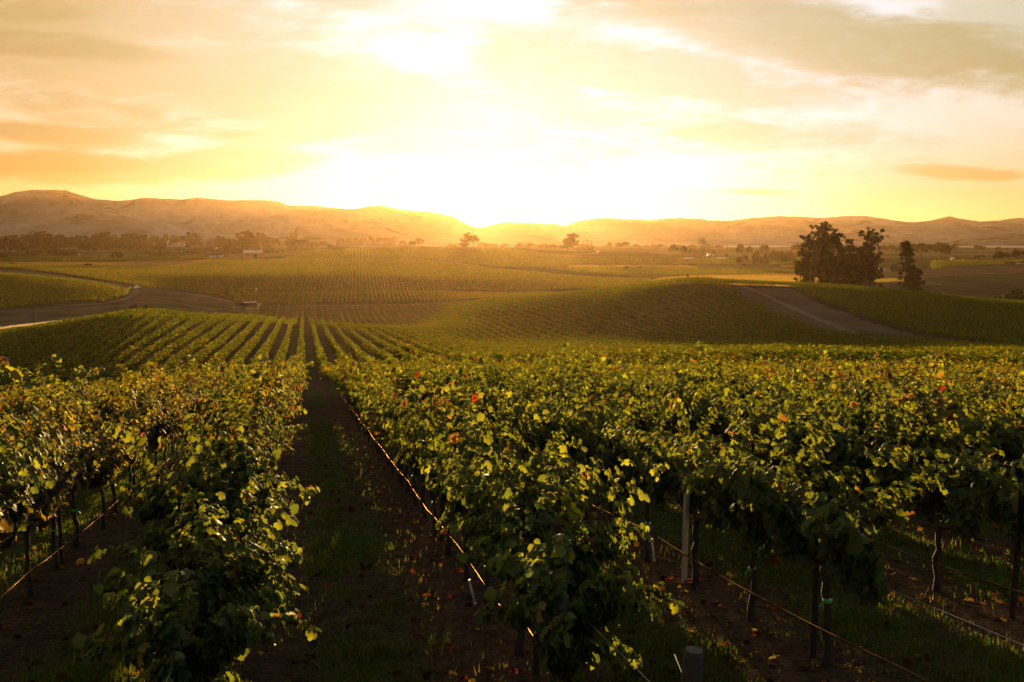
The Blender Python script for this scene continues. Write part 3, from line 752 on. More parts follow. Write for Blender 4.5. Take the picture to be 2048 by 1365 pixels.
for D, i, x, y, z in order:
    count[i] = count.get(i, 0) + 1
    patch = float(fbm(np.array([x * 1.0]), np.array([y * .6]), 9.0)[0]) + rr.normal(0, .10)
    patch += .05 if i < 0 else -.07
    tint = 'green' if patch < .50 else ('yellow' if patch < .64 else 'red')
    if D < 13 and i > 0: tint = 'green'
    ids = [k for k, (t, _) in enumerate(PROTOS) if t == tint]
    t, (tr, cn, fo, ti) = PROTOS[int(rr.choice(ids))]
    bushy = (i == 1 and count[i] == 1) or (i == -1 and count[i] <= 3)
    if bushy: t, (tr, cn, fo, ti) = 'green', BUSHY[count[i] % 2]
    if count[i] > 4 and rr.random() < .03: count[i] -= 1; continue
    root = empty('grapevine', (x + rr.normal(0, .03), y, z), rr.normal(0, .07) + (math.pi if rr.random() < .3 else 0))
    s = .72 + .62 * float(fbm(np.array([x * 2.0]), np.array([y]), 3.1)[0]) + rr.normal(0, .05); s = max(s, .94) if D < 14 else s
    root.scale = (s * (.90 if bushy else rr.uniform(.78, 1.02)) * (.92 if i == -1 else 1), s, s)
    if i == -1 and count[i] < 3: root.scale.z *= .86
    nm = row_name(i)
    tag(root, '%s grapevine, %s from the camera in %s' % (LOOK[t], ordinal(count[i]), nm), 'grapevine', 'grapevines of the near rows')
    obj('trunk', tr, root); obj('foliage', fo, root)
    if D < 22:
        obj('cane', cn, root)
        if rr.random() < .6: obj('tie', ti, root)

# ------------------------------------------------------------------ all other vines, as one mass
def mass_rows():
    Vs = []; Fs = []; Cs = []; off = 0
    def emit(P, Nn, T, size, curl, c):
        nonlocal off
        V, F, C = leaves(P, Nn, T, size, curl, c, 'fold')
        Vs.append(V.astype(np.float32)); Fs.append((F + off).astype(np.int32)); Cs.append(C.astype(np.float32)); off += len(V)
    r = np.random.default_rng(5)
    # vines of the near block farther than the single ones
    for D, i, x, y, z in rest_spots:
        tint = 'green' if r.random() < .5 else ('yellow' if r.random() < .7 else 'red')
        _, (V, F, C) = vine_leaves(r, tint, 11, .76, 1.3, .21, 'fold', .2)
        V = V + np.array((x, y, z)); Vs.append(V.astype(np.float32)); Fs.append((F + off).astype(np.int32)); Cs.append(C.astype(np.float32)); off += len(V)
    def block(zid, ang, spc, step, per, size, x0, dmin, dmax, pmin, pmax, wid=.42, top=1.85, base=.78, tint=(.25, .03), row_ofs=0.0):
        """rows in direction ang (clockwise from +Y) over the part of the land marked zid"""
        ca, sa = math.cos(ang), math.sin(ang)
        # bounds in row coordinates
        cs = []
        for p in (pmin, pmax):
            for d in (dmin, dmax):
                X, Y = to_world((p - CX) / FPX * d, d); cs.append((X * ca - Y * sa, X * sa + Y * ca))
        cs = np.array(cs); u0, v0 = cs.min(0) - 5; u1, v1 = cs.max(0) + 5
        k0 = math.ceil((u0 - row_ofs) / spc); k1 = math.floor((u1 - row_ofs) / spc)
        us = row_ofs + spc * np.arange(k0, k1 + 1); vv = np.arange(v0, v1, step)
        U, W = np.meshgrid(us, vv); U = U.ravel(); W = W.ravel() + r.uniform(-.3, .3, U.size) * step
        X = U * ca + W * sa; Y = -U * sa + W * ca
        Xc, D = to_cam(X, Y); ok = (D > dmin) & (D < dmax)
        X, Y, Xc, D = X[ok], Y[ok], Xc[ok], D[ok]
        px = CX + FPX * Xc / D
        ok = (zone_of(px, D) == zid) & (px > pmin) & (px < pmax) & (r.random(len(px)) > .03 + .10 * np.clip((fbm(X, Y, 18) - .60) / .1, 0, 1))
        X, Y, D, px = X[ok], Y[ok], D[ok], px[ok]
        n = len(X)
        if n == 0: return
        Z = G(X, Y)
        vig = (fbm(X, Y, 25) - .5) * .8 + r.normal(0, .13, n)          # vigour of each vine
        m = per
        B = np.repeat(np.stack([X, Y, Z], 1), m, 0); vg = np.repeat(vig, m)
        q = r.random((n * m, 3))
        # canopy section: an inverted, rounded wedge, leaves mostly towards its skin
        h = q[:, 0] ** .75
        half = wid * (.45 + .75 * np.sin(np.clip(h, 0, 1) * math.pi * .82 + .35)) * (1 + vg * .4)
        side = r.uniform(-1, 1, n * m); side = np.sign(side) * np.abs(side) ** .45
        a = side * half
        hgt = base + (top - base) * h * (1 + vg * .35) - .12 * (a / wid) ** 2
        hgt += (r.random(n * m) > .965) * r.uniform(.1, .45, n * m)      # stray shoots
        bb = (q[:, 2] - .5) * step * 1.3
        P = B + np.stack([a * ca + bb * sa, -a * sa + bb * ca, hgt], 1)
        outx = side
        Nn = np.stack([outx * ca, -outx * sa, .35 + .9 * h], 1) + r.normal(0, .45, (n * m, 3))
        T = np.stack([r.normal(0, .6, n * m), r.normal(0, .6, n * m), np.full(n * m, -.7)], 1)
        sz = size * r.uniform(.65, 1.3, n * m)
        u = r.random(n * m); patch = np.repeat(fbm(X + 70, Y, 14), m)
        wy = tint[0] * (.4 + 1.2 * patch); wr = tint[1] * (.3 + 2.0 * np.clip(patch - .35, 0, 1))
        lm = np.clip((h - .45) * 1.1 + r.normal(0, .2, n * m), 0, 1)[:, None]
        c = PAL['green'] * .75 * (1 - lm) + PAL['lime'] * lm  # young growth lime on top; canopy shade below painted into the leaf colour
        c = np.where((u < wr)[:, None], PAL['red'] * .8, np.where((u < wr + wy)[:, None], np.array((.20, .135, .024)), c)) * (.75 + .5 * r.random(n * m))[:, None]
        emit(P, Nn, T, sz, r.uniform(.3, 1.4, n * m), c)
        print('block', zid, 'clumps', n, 'leaves', n * m)
    block(2, 0, SPC, 1.1, 46, .30, 0, 96, 165, -60, 2110, row_ofs=ROW0, wid=.38, top=1.75, tint=(.16, .02))
    block(2, 0, SPC, 1.2, 42, .27, 0, 165, 260, -60, 2110, row_ofs=ROW0, wid=.27, top=1.75, tint=(.14, .02))
    block(2, 0, SPC, 1.3, 30, .32, 0, 260, 415, -60, 2110, row_ofs=ROW0, wid=.27, top=1.75, tint=(.14, .015))
    block(3, R(4), SPC, 1.3, 30, .32, 0, 100, 430, 1370, 2110, wid=.28, top=1.75, tint=(.08, .01))
    block(4, R(3.1), 1.83, 1.4, 13, .50, 0, 400, 490, 280, 1110, wid=.32, top=1.8, tint=(.3, .01))
    block(5, R(3.1), 1.83, 1.6, 9, .58, 0, 440, 640, -40, 1310, wid=.32, top=1.8, tint=(.3, .01))
    block(5, R(3.1), 1.83, 2.0, 8, .70, 0, 640, 880, -40, 1310, wid=.34, top=1.8, tint=(.3, .01))
    block(6, R(38), 2.2, 1.5, 12, .52, 0, 300, 600, -40, 265, wid=.34, top=1.75, tint=(.18, .03))
    block(7, R(3.1), 3.0, 2.6, 6, .85, 0, 640, 1000, -40, 2110, wid=.4, top=1.8, tint=(.2, .01))
    block(7, R(3.1), 3.6, 3.4, 6, 1.1, 0, 1000, 1350, -40, 2110, wid=.45, top=1.8, tint=(.2, .01))
    V = np.concatenate(Vs); F = np.concatenate(Fs); C = np.concatenate(Cs)
    print('mass', len(V), len(F))
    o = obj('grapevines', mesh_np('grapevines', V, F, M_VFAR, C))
    tag(o, 'mass of distant green vine rows running over the rolling slopes', 'vineyard', kind='stuff')
mass_rows()

# ------------------------------------------------------------------ trellis of the near rows
ROWS_SHOWN = [i for i in range(-6, 9) if i != 0]
def sag_line(x, y0, y1, h, step, dx=0.0, sag=.015, wob=.0, seed=0):
    r = random.Random(seed); pts = []
    n = max(2, int((y1 - y0) / step))
    for k in range(n + 1):
        y = y0 + (y1 - y0) * k / n
        s = math.sin(math.pi * ((y / 5.8) % 1.0)) * sag
        pts.append((x + dx + r.uniform(-wob, wob), y, Gs(x, y) + h - s + r.uniform(-wob, wob)))
    return pts
for i in ROWS_SHOWN:
    x = row_x(i); y0 = 3.2; y1 = END_A - 1.0
    if i in (-3, -2, 1, 2, 3, 4):
        bm = bmesh.new()
        tube(bm, sag_line(x, y0 if i != 1 else 7.9, y1, .43, .7, -.10 if i > 0 else .20, .05, .008, i + 50), .0095, 6)
        tag(obj('drip_hose', bm_mesh('drip_hose', bm, M_HOSE, True)), 'dark drip hose strung low along %s' % row_name(i), 'drip hose', 'drip hoses under the near rows')
    for h, nm in (((.90, 'lower'), (1.55, 'upper')) if i in (3, 4, 5) else ((.90, 'lower'),)):
        bm = bmesh.new(); tube(bm, sag_line(x, y0, y1, h, 1.4, .03, .01), .0028 if h < 1 else .0026, 5)
        tag(obj('trellis_wire', bm_mesh('trellis_wire', bm, M_WIRE, True)), '%s steel trellis wire through the leaves of %s' % (nm, row_name(i)), 'wire', 'trellis wires of the near rows')
# hose end at the front of the alley row: taped to the first post, then slack to the ground
bm = bmesh.new()
px0 = row_x(1)
tube(bm, [(px0 - .05, 7.9, Gs(px0, 7.9) + .43), (px0 - .02, 7.2, Gs(px0, 7.2) + .36), (px0 + .02, 6.3, Gs(px0, 6.3) + .20), (px0 + .06, 5.3, Gs(px0, 5.3) + .08), (px0 + .10, 4.4, Gs(px0, 4.4) + .02)], .0095, 6)
tag(obj('drip_hose', bm_mesh('drip_hose', bm, M_HOSE, True)), 'slack end of drip hose sinking to the ground right of the alley', 'drip hose', 'drip hoses under the near rows')
def t_post_mesh(h):
    bm = bmesh.new()
    add_box(bm, (0, 0, h / 2 - .15), (.050, .006, h + .3)); add_box(bm, (0, .0215, h / 2 - .15), (.006, .037, h + .3))
    for k in range(int(h / .12)): add_box(bm, (0, -.0065, .1 + .12 * k), (.016, .007, .02))
    return bm_mesh('steel_post', bm, M_POST)
POST = t_post_mesh(1.42)
pc = {}
for i in ROWS_SHOWN:
    x = row_x(i)
    y = {1: 7.75, 2: 7.55, -1: 8.6}.get(i, 8.1)
    while y < 44:
        z = Gs(x, y); px, py, D = pxof(x, y, z + .5)
        if D > 3.5 and -20 < px < 2068:
            pc[i] = pc.get(i, 0) + 1
            o = obj('trellis_post', POST); o.location = (x + .01, y, z); o.rotation_euler = (random.gauss(0, .012), random.gauss(0, .015), random.uniform(-.2, .2))
            tag(o, 'dark steel post, %s from the camera in %s' % (ordinal(pc[i]), row_name(i)), 'post', 'steel posts of the near rows')
        y += 5.8
# wooden end post with its brace wire, bottom right of the first row right of the alley
ex, ey = row_x(1) + .02, 4.62
bm = bmesh.new()
tube(bm, [(0, 0, -.3), (0, 0, .5), (.01, .01, 1.22), (.01, .01, 1.25)], [.055, .055, .052, .045], 12)
o = obj('end_post', bm_mesh('end_post', bm, M_WOOD)); o.location = (ex, ey, Gs(ex, ey)); o.rotation_euler = (R(4), R(2), 0)
tag(o, 'short round wooden end post at the near end of the row right of the alley', 'post')
bm = bmesh.new(); tube(bm, [(ex + .02, ey + .1, Gs(ex, ey) + 1.15), (ex + .0, ey - 1.9, Gs(ex, ey - 1.9) - .02)], .0035, 5)
tag(obj('brace_wire', bm_mesh('brace_wire', bm, M_WIRE, True)), 'taut brace wire from the wooden end post to the ground', 'wire')
# fan of anchor wires in front of the second row right of the alley
for k, (dx, h) in enumerate(((0.02, 1.5), (.05, .95), (-.02, .45))):
    x2 = row_x(3); bm = bmesh.new()
    tube(bm, [(x2 + dx, 5.6, Gs(x2, 5.6) + h), (x2 + dx * 2 + .15, 2.9, Gs(x2, 2.9) + .03)], .003, 5)
    tag(obj('anchor_wire', bm_mesh('anchor_wire', bm, M_WIRE, True)), '%s of three anchor wires at the near end of the third row right of alley' % ('highest', 'middle', 'lowest')[k], 'wire')
# pale stake and white tubes
sx, sy = row_x(2) - .05, 10.36
bm = bmesh.new(); add_box(bm, (0, 0, .48), (.055, .045, 1.16), .006)
o = obj('marker_stake', bm_mesh('marker_stake', bm, M_STAKE)); o.location = (sx, sy, Gs(sx, sy)); o.rotation_euler = (0, R(1), .3)
tag(o, 'pale square marker stake under the leaves of the second row right of the alley', 'stake')
def pvc(name, x, y, h, tilt, label):
    bm = bmesh.new()
    tube(bm, [(0, 0, 0), (0, 0, .23)], .012, 10); body = bm_mesh(name, bm, M_PVC, True)
    r = empty(name, (x, y, Gs(x, y) + h)); r.rotation_euler = (R(6), tilt, 0)
    tag(r, label, 'tube', 'white drip tubes')
    obj('tube_body', body, r)
    bm = bmesh.new(); tube(bm, [(0, 0, .231), (0, 0, .262)], .0155, 10); obj('cap', bm_mesh('cap', bm, M_PVC, True), r)
    bm = bmesh.new(); tube(bm, [(0, 0, -.026), (0, 0, -.001)], .0155, 10); obj('fitting', bm_mesh('fitting', bm, M_PVC, True), r)
pvc('drip_tube', row_x(1) - .13, 9.95, .10, R(-14), 'white plastic tube hanging tilted beside the hose right of the alley')
pvc('drip_tube', row_x(2) - .14, 11.1, .16, R(-9), 'short white plastic tube beside the pale stake in the second row')

# ------------------------------------------------------------------ grass, weeds and fallen leaves of the near alleys
def build_grass():
    r = np.random.default_rng(21)
    n = 1100000
    D = 3.0 + 34 * r.random(n) ** 1.5; px = r.uniform(-150, 2200, n)
    X, Y = to_world((px - CX) / FPX * D, D)
    lat = np.abs(((X - ROW0) / SPC + .5) % 1 - .5) * SPC
    dens = np.clip(1.35 - np.abs(lat - 1.2) / .55, 0, 1) * np.clip((fbm(X, Y, 1.6) * .6 + fbm(X + 9, Y, .5) * .4 - .38) / .2, 0, 1) + .05
    # the right half of the alley is worn to litter and soil
    main = (X > row_x(-1)) & (X < row_x(1))
    dens *= np.where(main & (X > row_x(-1) + 1.35), .35, 1.0)
    ok = (r.random(n) < dens * .9) & (Y > 2)
    X, Y, D = X[ok], Y[ok], D[ok]; n = len(X)
    Z = G(X, Y)
    h = r.uniform(.02, .065, n) * (1 + (fbm(X, Y, .8) > .60) * .8); w = .0035 + .0004 * D
    az = r.uniform(0, 2 * math.pi, n); ln = r.normal(0, .5, n)
    dx, dy = np.cos(az), np.sin(az)
    b = np.stack([X, Y, Z - .01], 1)
    sidev = np.stack([-dy * w, dx * w, np.zeros(n)], 1)
    tip = b + np.stack([dx * ln * h, dy * ln * h, h + .01], 1)
    V = np.stack([b - sidev, b + sidev, tip], 1).reshape(-1, 3)
    F = np.arange(3 * n).reshape(-1, 3)
    g = r.random(n)[:, None]; dry = (r.random(n) < .22)[:, None]
    c = np.where(dry, np.array((.16, .12, .05)), np.array((.045, .085, .014)) * (1 - g) + np.array((.08, .12, .02)) * g)
    o = obj('grass', mesh_np('grass', V, F, M_GRASS, np.repeat(c, 3, 0)))
    tag(o, 'short patchy grass growing along the alleys between the vine rows', 'grass', kind='stuff')
    n = 3200
    D = 3.5 + 30 * r.random(n) ** 1.4; px = r.uniform(-100, 2150, n); X, Y = to_world((px - CX) / FPX * D, D)
    P = np.stack([X, Y, G(X, Y) + .05 + .03 * r.random(n)], 1)
    Nn = np.stack([r.normal(0, .5, n), r.normal(0, .5, n), np.ones(n)], 1); T = r.normal(0, 1, (n, 3))
    u = r.random(n)[:, None]
    c = np.where(u < .3, np.array((.12, .03, .015)), np.where(u < .7, np.array((.14, .085, .035)), np.array((.20, .15, .04)))) * (.35 + .5 * r.random(n))[:, None]
    V, F, C = leaves(P, Nn, T, r.uniform(.05, .09, n), r.uniform(.4, 2, n), c, 'leaf')
    o = obj('fallen_leaves', mesh_np('fallen_leaves', V, F, M_GRASS, C))
    tag(o, 'brown and reddish fallen vine leaves scattered over the soil', 'fallen leaves', kind='stuff')
build_grass()
def build_prunings():
    r = np.random.default_rng(33); bm = bmesh.new()
    for k in range(1500):
        D = 3.6 + 24 * r.random() ** 1.4; px = r.uniform(-80, 2130); x, y = to_world((px - CX) / FPX * D, D); z = Gs(x, y)
        a = r.uniform(0, 6.28); l = r.uniform(.08, .35); dx, dy = math.cos(a) * l, math.sin(a) * l
        tube(bm, [(x, y, z + .05), (x + dx * .5 + r.normal(0, .02), y + dy * .5, z + .065 + r.random() * .03), (x + dx, y + dy, Gs(x + dx, y + dy) + .05)], [.004, .0035, .002], 4, False)
    tag(obj('prunings', bm_mesh('prunings', bm, M_BARK)), 'dry vine prunings scattered over the soil between the rows', 'twigs', kind='stuff')
build_prunings()

GOLD = [[(-200,523.5),(190,525.5),(300,523),(420,520.5),(520,521),(470,526),(405,530),(370,538),(300,538),(180,533.5),(-200,531)],
        [(1140,531),(1360,530.5),(1400,536),(1330,537.5),(1140,536)], [(1280,566),(1330,555),(1420,550),(1640,545),(1640,574),(1280,574)], [(1740,560),(1820,556),(1850,560),(1740,566)], [(1560,531),(1640,534),(1640,538),(1560,533)]]
def build_dry_grass():
    r = np.random.default_rng(8); Vs = []; Cs = []
    n = 900000
    D = 470 + 780 * r.random(n); px = r.uniform(-60, 1860, n); X, Y = to_world((px - CX) / FPX * D, D); Z = G(X, Y)
    py = YH + FPX * (CAMZ - Z) / D; ok = np.zeros(n, bool)
    for k, p in enumerate(GOLD): ok |= inpoly(px, py, p) & (D > (640 if k == 0 else 600 if k in (1, 4) else 480)) & (D < (1100 if k == 0 else 900 if k in (2, 3) else 1300))
    X, Y, Z, D = X[ok], Y[ok], Z[ok], D[ok]; n = len(X); print('dry grass', n)
    P = np.stack([X, Y, Z - .05], 1); T = np.stack([r.normal(0, .3, n), r.normal(0, .3, n), np.ones(n)], 1); Nn = np.stack([r.normal(0, 1, n), r.normal(0, 1, n), r.normal(0, .2, n)], 1)
    c = np.array((.30, .20, .075)) * (.7 + .5 * fbm(X, Y, 30) + .3 * (r.random(n) - .5))[:, None]
    V, F, C = leaves(P, Nn, T, r.uniform(.5, .9, n), r.uniform(.2, 1, n), c, 'fold')
    tag(obj('dry_grass', mesh_np('dry_grass', V, F, M_GRASS, C)), 'golden dry grass of the pale fields beyond the vineyards', 'dry grass', kind='stuff')
build_dry_grass()

# ------------------------------------------------------------------ trees
def clump_cards(centres, radii, ncards, size, r, cdark, clight, flat=.75):
    m = ncards; n = len(centres)
    B = np.repeat(centres, m, 0); rad = np.repeat(radii, m)
    d = r.normal(0, 1, (n * m, 3)); d /= np.linalg.norm(d, axis=1)[:, None]
    rr_ = rad * r.random(n * m) ** .45
    P = B + d * rr_[:, None] * np.array((1, 1, flat))
    Nn = d + np.array((0, 0, .5)) + r.normal(0, .6, (n * m, 3)); T = r.normal(0, 1, (n * m, 3)) + np.array((0, 0, -.6))
    g = np.clip(np.repeat(r.random(n), m) * .6 + r.random(n * m) * .4, 0, 1)[:, None]
    c = np.array(cdark) * (1 - g) + np.array(clight) * g
    return leaves(P, Nn, T, size * r.uniform(.6, 1.4, n * m), r.uniform(.2, 1, n * m), c, 'fold')
DK, LT = (.020, .025, .012), (.045, .050, .020)
def make_tree(kind, seed, h, w, cards, size, detail=1.0):
    """trunk mesh and crown mesh for a tree of height h and crown width w"""
    r = np.random.default_rng(seed)
    cs = []; rs = []; limbs = []
    def limb(p0, p1, r0, r1, k=4):
        p0 = np.array(p0, float); p1 = np.array(p1, float); L_ = np.linalg.norm(p1 - p0)
        pts = [tuple(p0 + (p1 - p0) * t + (r.normal(0, .035 * L_, 3) if 0 < t < 1 else 0)) for t in np.linspace(0, 1, k + 1)]
        limbs.append((pts, list(np.linspace(r0, r1, k + 1)))); return pts
    tr = h * .022
    if kind == 'euc':                                   # tall, open, umbrella tufts at the limb ends, skirts lower down
        nst = 3
        for s in range(nst):
            bx = np.array((r.normal(0, w * .10), r.normal(0, w * .10), 0)); tx = np.array((r.normal(0, w * .22), r.normal(0, w * .22), h * r.uniform(.72, .9)))
            pts = limb(bx, tx, tr, tr * .4, 5)
            for q in range(int(15 * detail)):
                f = r.uniform(.12, 1.0); b = np.array(pts[0]) * (1 - f) + np.array(pts[-1]) * f
                a = r.uniform(0, 2 * math.pi); ext = w * .5 * r.uniform(.30, 1.0) * (1.08 - .42 * f)
                e = b + np.array((math.cos(a) * ext, math.sin(a) * ext, h * r.uniform(.02, .15)))
                e[2] = min(e[2], h * .97)
                limb(b, e, tr * .32, tr * .08, 3)
                cs.append(e); rs.append(w * r.uniform(.06, .11))
                for z in range(3):
                    cs.append(e + np.array((r.normal(0, w * .08), r.normal(0, w * .08), r.normal(-h * .02, h * .02)))); rs.append(w * r.uniform(.045, .085))
    elif kind == 'round':
        limb((0, 0, -.3), (r.normal(0, .02 * w), 0, h * .45), tr * 1.3, tr * .8, 3)
        for q in range(int(26 * detail)):
            a = r.uniform(0, 2 * math.pi); el = r.uniform(-.25, 1.4); k = r.uniform(.55, 1.0)
            e = np.array((math.cos(a) * math.cos(el) * w * .42 * k, math.sin(a) * math.cos(el) * w * .42 * k, h * .58 + math.sin(el) * h * .36 * k))
            if q % 3 == 0: limb((0, 0, h * .4), e, tr * .5, tr * .1, 3)
            cs.append(e); rs.append(w * r.uniform(.11, .20))
    elif kind == 'oak':                                 # broad dome on a clear short trunk
        top = limb((0, 0, -.3), (w * .02, 0, h * .36), tr * 1.6, tr * 1.1, 3)
        for q in range(int(34 * detail)):
            a = r.uniform(0, 2 * math.pi); k = math.sqrt(r.random())
            e = np.array((math.cos(a) * k * w * .46, math.sin(a) * k * w * .46, h * (.52 + .40 * math.sqrt(max(0, 1 - k * k)) * r.uniform(.45, 1.0))))
            if q % 2 == 0: limb((0, 0, h * .34), e, tr * .5, tr * .1, 3)
            cs.append(e); rs.append(w * r.uniform(.09, .15))
    elif kind == 'cypress':
        limb((0, 0, -.3), (0, 0, h * .9), tr, tr * .2, 3)
        for q in range(int(22 * detail)):
            f = r.random(); rad = w * .5 * (1 - f) ** .6 * (.4 + .6 * min(1, f * 5))
            a = r.uniform(0, 2 * math.pi)
            cs.append(np.array((math.cos(a) * rad * .6, math.sin(a) * rad * .6, h * (.06 + .88 * f)))); rs.append(max(w * .12, rad * .6))
    elif kind == 'bush':
        for q in range(3): limb((0, 0, -.2), (r.normal(0, w * .15), r.normal(0, w * .15), h * .5), tr, tr * .3, 2)
        for q in range(int(18 * detail)):
            a = r.uniform(0, 2 * math.pi); k = math.sqrt(r.random())
            cs.append(np.array((math.cos(a) * k * w * .40, math.sin(a) * k * w * .40, h * (.22 + .5 * (1 - k * k) * r.uniform(.5, 1.1))))); rs.append(min(w * .16, h * .3) * r.uniform(.8, 1.2))
    elif kind == 'lean':                                # ragged leaning eucalyptus with a bent top
        pts = limb((0, 0, -.3), (-w * .30, 0, h * .95), tr, tr * .25, 6)
        p2 = limb((w * .05, 0, -.3), (w * .18, 0, h * .72), tr * .8, tr * .2, 5)
        for q in range(int(60 * detail)):
            f = r.uniform(.03, 1.0) ** .9; src = pts if r.random() < .6 or f > .75 else p2
            b = np.array(src[0]) * (1 - f) + np.array(src[-1]) * f
            a = r.uniform(0, 2 * math.pi); ext = w * .46 * r.uniform(.1, 1.0) * (1.05 - .72 * f)
            e = b + np.array((math.cos(a) * ext, math.sin(a) * ext, h * r.uniform(-.03, .05)))
            if q % 2 == 0: limb(b, e, tr * .22, tr * .06, 3)
            cs.append(e); rs.append(w * r.uniform(.07, .13) * (1.1 - .4 * f))
    V, F, C = clump_cards(np.array(cs), np.array(rs), cards, size, r, DK, LT, .72)
    crown = mesh_np('crown', V, F, M_TREE, C)
    bm = bmesh.new()
    for pts, rad in limbs: tube(bm, pts, rad, 6 if detail > 1 else 5)
    return bm_mesh('trunk', bm, M_TBARK, True), crown
_cache = {}
def far_tree(kind, var):
    k = (kind, var)
    if k not in _cache:
        hw = {'euc': (20, 13), 'round': (12, 11), 'oak': (10, 13), 'cypress': (14, 5), 'bush': (4, 7), 'lean': (20, 10)}[kind]
        _cache[k] = (make_tree(kind, 900 + 31 * var + len(kind) * 7, hw[0], hw[1], 26, hw[1] * .10, .9), hw)
    return _cache[k]
KIND_NAME = {'euc': 'eucalyptus_tree', 'round': 'broadleaf_tree', 'oak': 'oak_tree', 'cypress': 'cypress_tree', 'bush': 'bush', 'lean': 'eucalyptus_tree'}
def plant(kind, px, ytop, D, wpx, label, cat=None, group=None, var=None):
    x, y, z = at(px, D); v = random.randrange(4) if var is None else var
    (tr, cr), (h0, w0) = far_tree(kind, v)
    h = (CAMZ - z) + (YH - ytop) / FPX * D; h = max(h, 1.2); wm = wpx / FPX * D
    root = empty(KIND_NAME[kind], (x, y, z), random.uniform(0, 6.28))
    root.scale = (wm / w0, wm / w0, h / (h0 * (1.0 if kind != 'euc' else .98)))
    obj('trunk', tr, root); obj('crown', cr, root)
    tag(root, label, cat or ('bush' if kind == 'bush' else 'tree'), group)
    return root
def line(kind, items, D, noun, where, group):
    """items (px, ytop, width); labelled by their place along the line"""
    items = sorted(items)
    for k, (p, yt, w_) in enumerate(items):
        plant(kind, p, yt - 1.5, D * random.uniform(.96, 1.05), w_ * 1.2, '%s, %s from the left %s' % (noun, ordinal(k + 1), where), None, group)
line('euc', [(8,475,24),(24,472,24),(41,471,24),(57,471,24),(71,469,24),(83,466,26),(97,470,24),(108,474,20)], 1420, 'tall hazy eucalyptus', 'in the dark tree line at far left', 'far left tree line')
line('euc', [(119,470,14),(131,471,12),(143,475,16),(156,474,16),(170,473,16)], 1700, 'slim faint eucalyptus', 'in the gap of the far left tree line', 'faint trees in the gap')
line('euc', [(182,473,20),(197,470,22),(211,466,24),(226,469,22),(242,470,22),(258,470,22),(272,468,24),(288,471,22),(302,472,20),(315,473,20),(326,478,16)], 1420, 'tall hazy eucalyptus', 'in the tree line behind the big dark tree', 'tree line behind the big dark tree')
line('euc', [(335,470,12),(388,466,22),(401,470,16),(424,480,10)], 2100, 'pale misty eucalyptus', 'before the grassy hills', 'pale misty trees')
line('round', [(352,468,22),(368,469,26),(380,473,16)], 1350, 'dark round-topped tree', 'of the trio at mid left', 'dark trio at mid left')
line('euc', [(445,473,18),(458,480,18),(470,481,16),(488,468,24),(504,465,30),(520,467,26),(532,471,14)], 1250, 'tall brownish eucalyptus', 'in the group behind the barn', 'trees behind the barn')
line('round', [(553,476,18),(596,480,24),(613,480,22),(630,485,18),(648,484,20),(662,490,14)], 1260, 'hazy round tree', 'in the row right of the barn', 'round trees right of the barn')
line('euc', [(580,474,9),(589,467,11)], 1300, 'thin tall bare-stemmed eucalyptus', 'of the slender pair', 'slender pair')
line('bush', [(676,490,26),(692,493,22),(712,494,22)], 1200, 'low rounded bush', 'on the rise right of the barn', 'bushes on the rise')
line('round', [(683,478,16),(699,476,18),(714,476,18),(729,476,18),(744,475,18),(759,473,18),(775,476,18),(789,475,16),(806,481,14)], 1750, 'orange-lit tree', 'in the hazy wood left of the sun', 'hazy wood left of the sun')
line('round', [(824,483,12),(839,476,18)], 1500, 'sunlit round tree', 'of the pair left of the sun', 'pair left of the sun')
plant('lean', 928, 464, 1500, 28, 'golden wind-bent tree right under the setting sun', var=1)
plant('oak', 947, 470, 1500, 28, 'golden broad tree touching the wind-bent tree under the sun', var=0)
line('bush', [(905,487,20),(965,484,22),(985,487,22),(1010,488,24),(1040,487,24),(1062,486,24),(1085,487,24),(1105,488,20)], 1700, 'glowing low bush', 'on the ridge under the sun', 'bushes on the sunlit ridge')
plant('euc', 1133, 468, 1380, 28, 'tall orange tree standing alone right of the sun', var=2)
line('cypress', [(1155,479,11),(1166,484,9),(1174,481,9),(1182,482,9)], 1450, 'small pointed conifer', 'in the row beside the tall orange tree', 'pointed conifers')
line('round', [(1218,485,10),(1237,486,16),(1250,483,16)], 1500, 'hazy orange tree', 'of the three on the mid ridge', 'three on the mid ridge')
line('bush', [(1270,488,18),(1290,490,18),(1305,489,16),(1320,487,18),(1360,489,20),(1383,489,18),(1436,490,16)], 1900, 'hazy low bush', 'along the far plain right of centre', 'bushes of the far plain')
plant('lean', 1409, 476, 1650, 30, 'tall hazy tree sloping down to its right on the plain', var=3)
line('round', [(1346,489,18),(1366,493,16),(1384,497,20),(1404,498,18),(1425,502,12),(1478,489,15),(1496,491,12),(1527,490,16)], 1250, 'brown-green tree', 'around the farmhouses on the plain', 'farmhouse trees')
plant('cypress', 1452, 488, 1250, 8, 'slender pointed cypress by the farmhouse', var=0)
line('bush', [(1487,503,16),(1476,512,8),(1512,500,20),(1530,501,18),(1545,499,20),(1560,497,24),(1578,496,22),(1530,522,14)], 1080, 'rounded green bush', 'left of the eucalyptus grove', 'bushes left of the grove')
line('round', [(1590,489,22),(1762,490,16),(1778,491,18),(1794,497,14)], 1350, 'faded olive tree', 'behind the eucalyptus grove', 'faded trees behind the grove')
plant('bush', 1789, 522, 800, 24, 'dense green bush between the grove and the leaning eucalyptus')
line('round', [(1806,482,22),(1823,485,22),(1840,484,26),(1858,486,24),(1875,485,28),(1888,487,20)], 1050, 'tall dark tree', 'in the hazy grove at right', 'hazy grove at right')
line('round', [(1906,488,16),(1948,491,10),(1958,493,20),(1993,495,12),(2008,496,8)], 1500, 'small hazy tree', 'before the bright water at right', 'trees before the bright water')
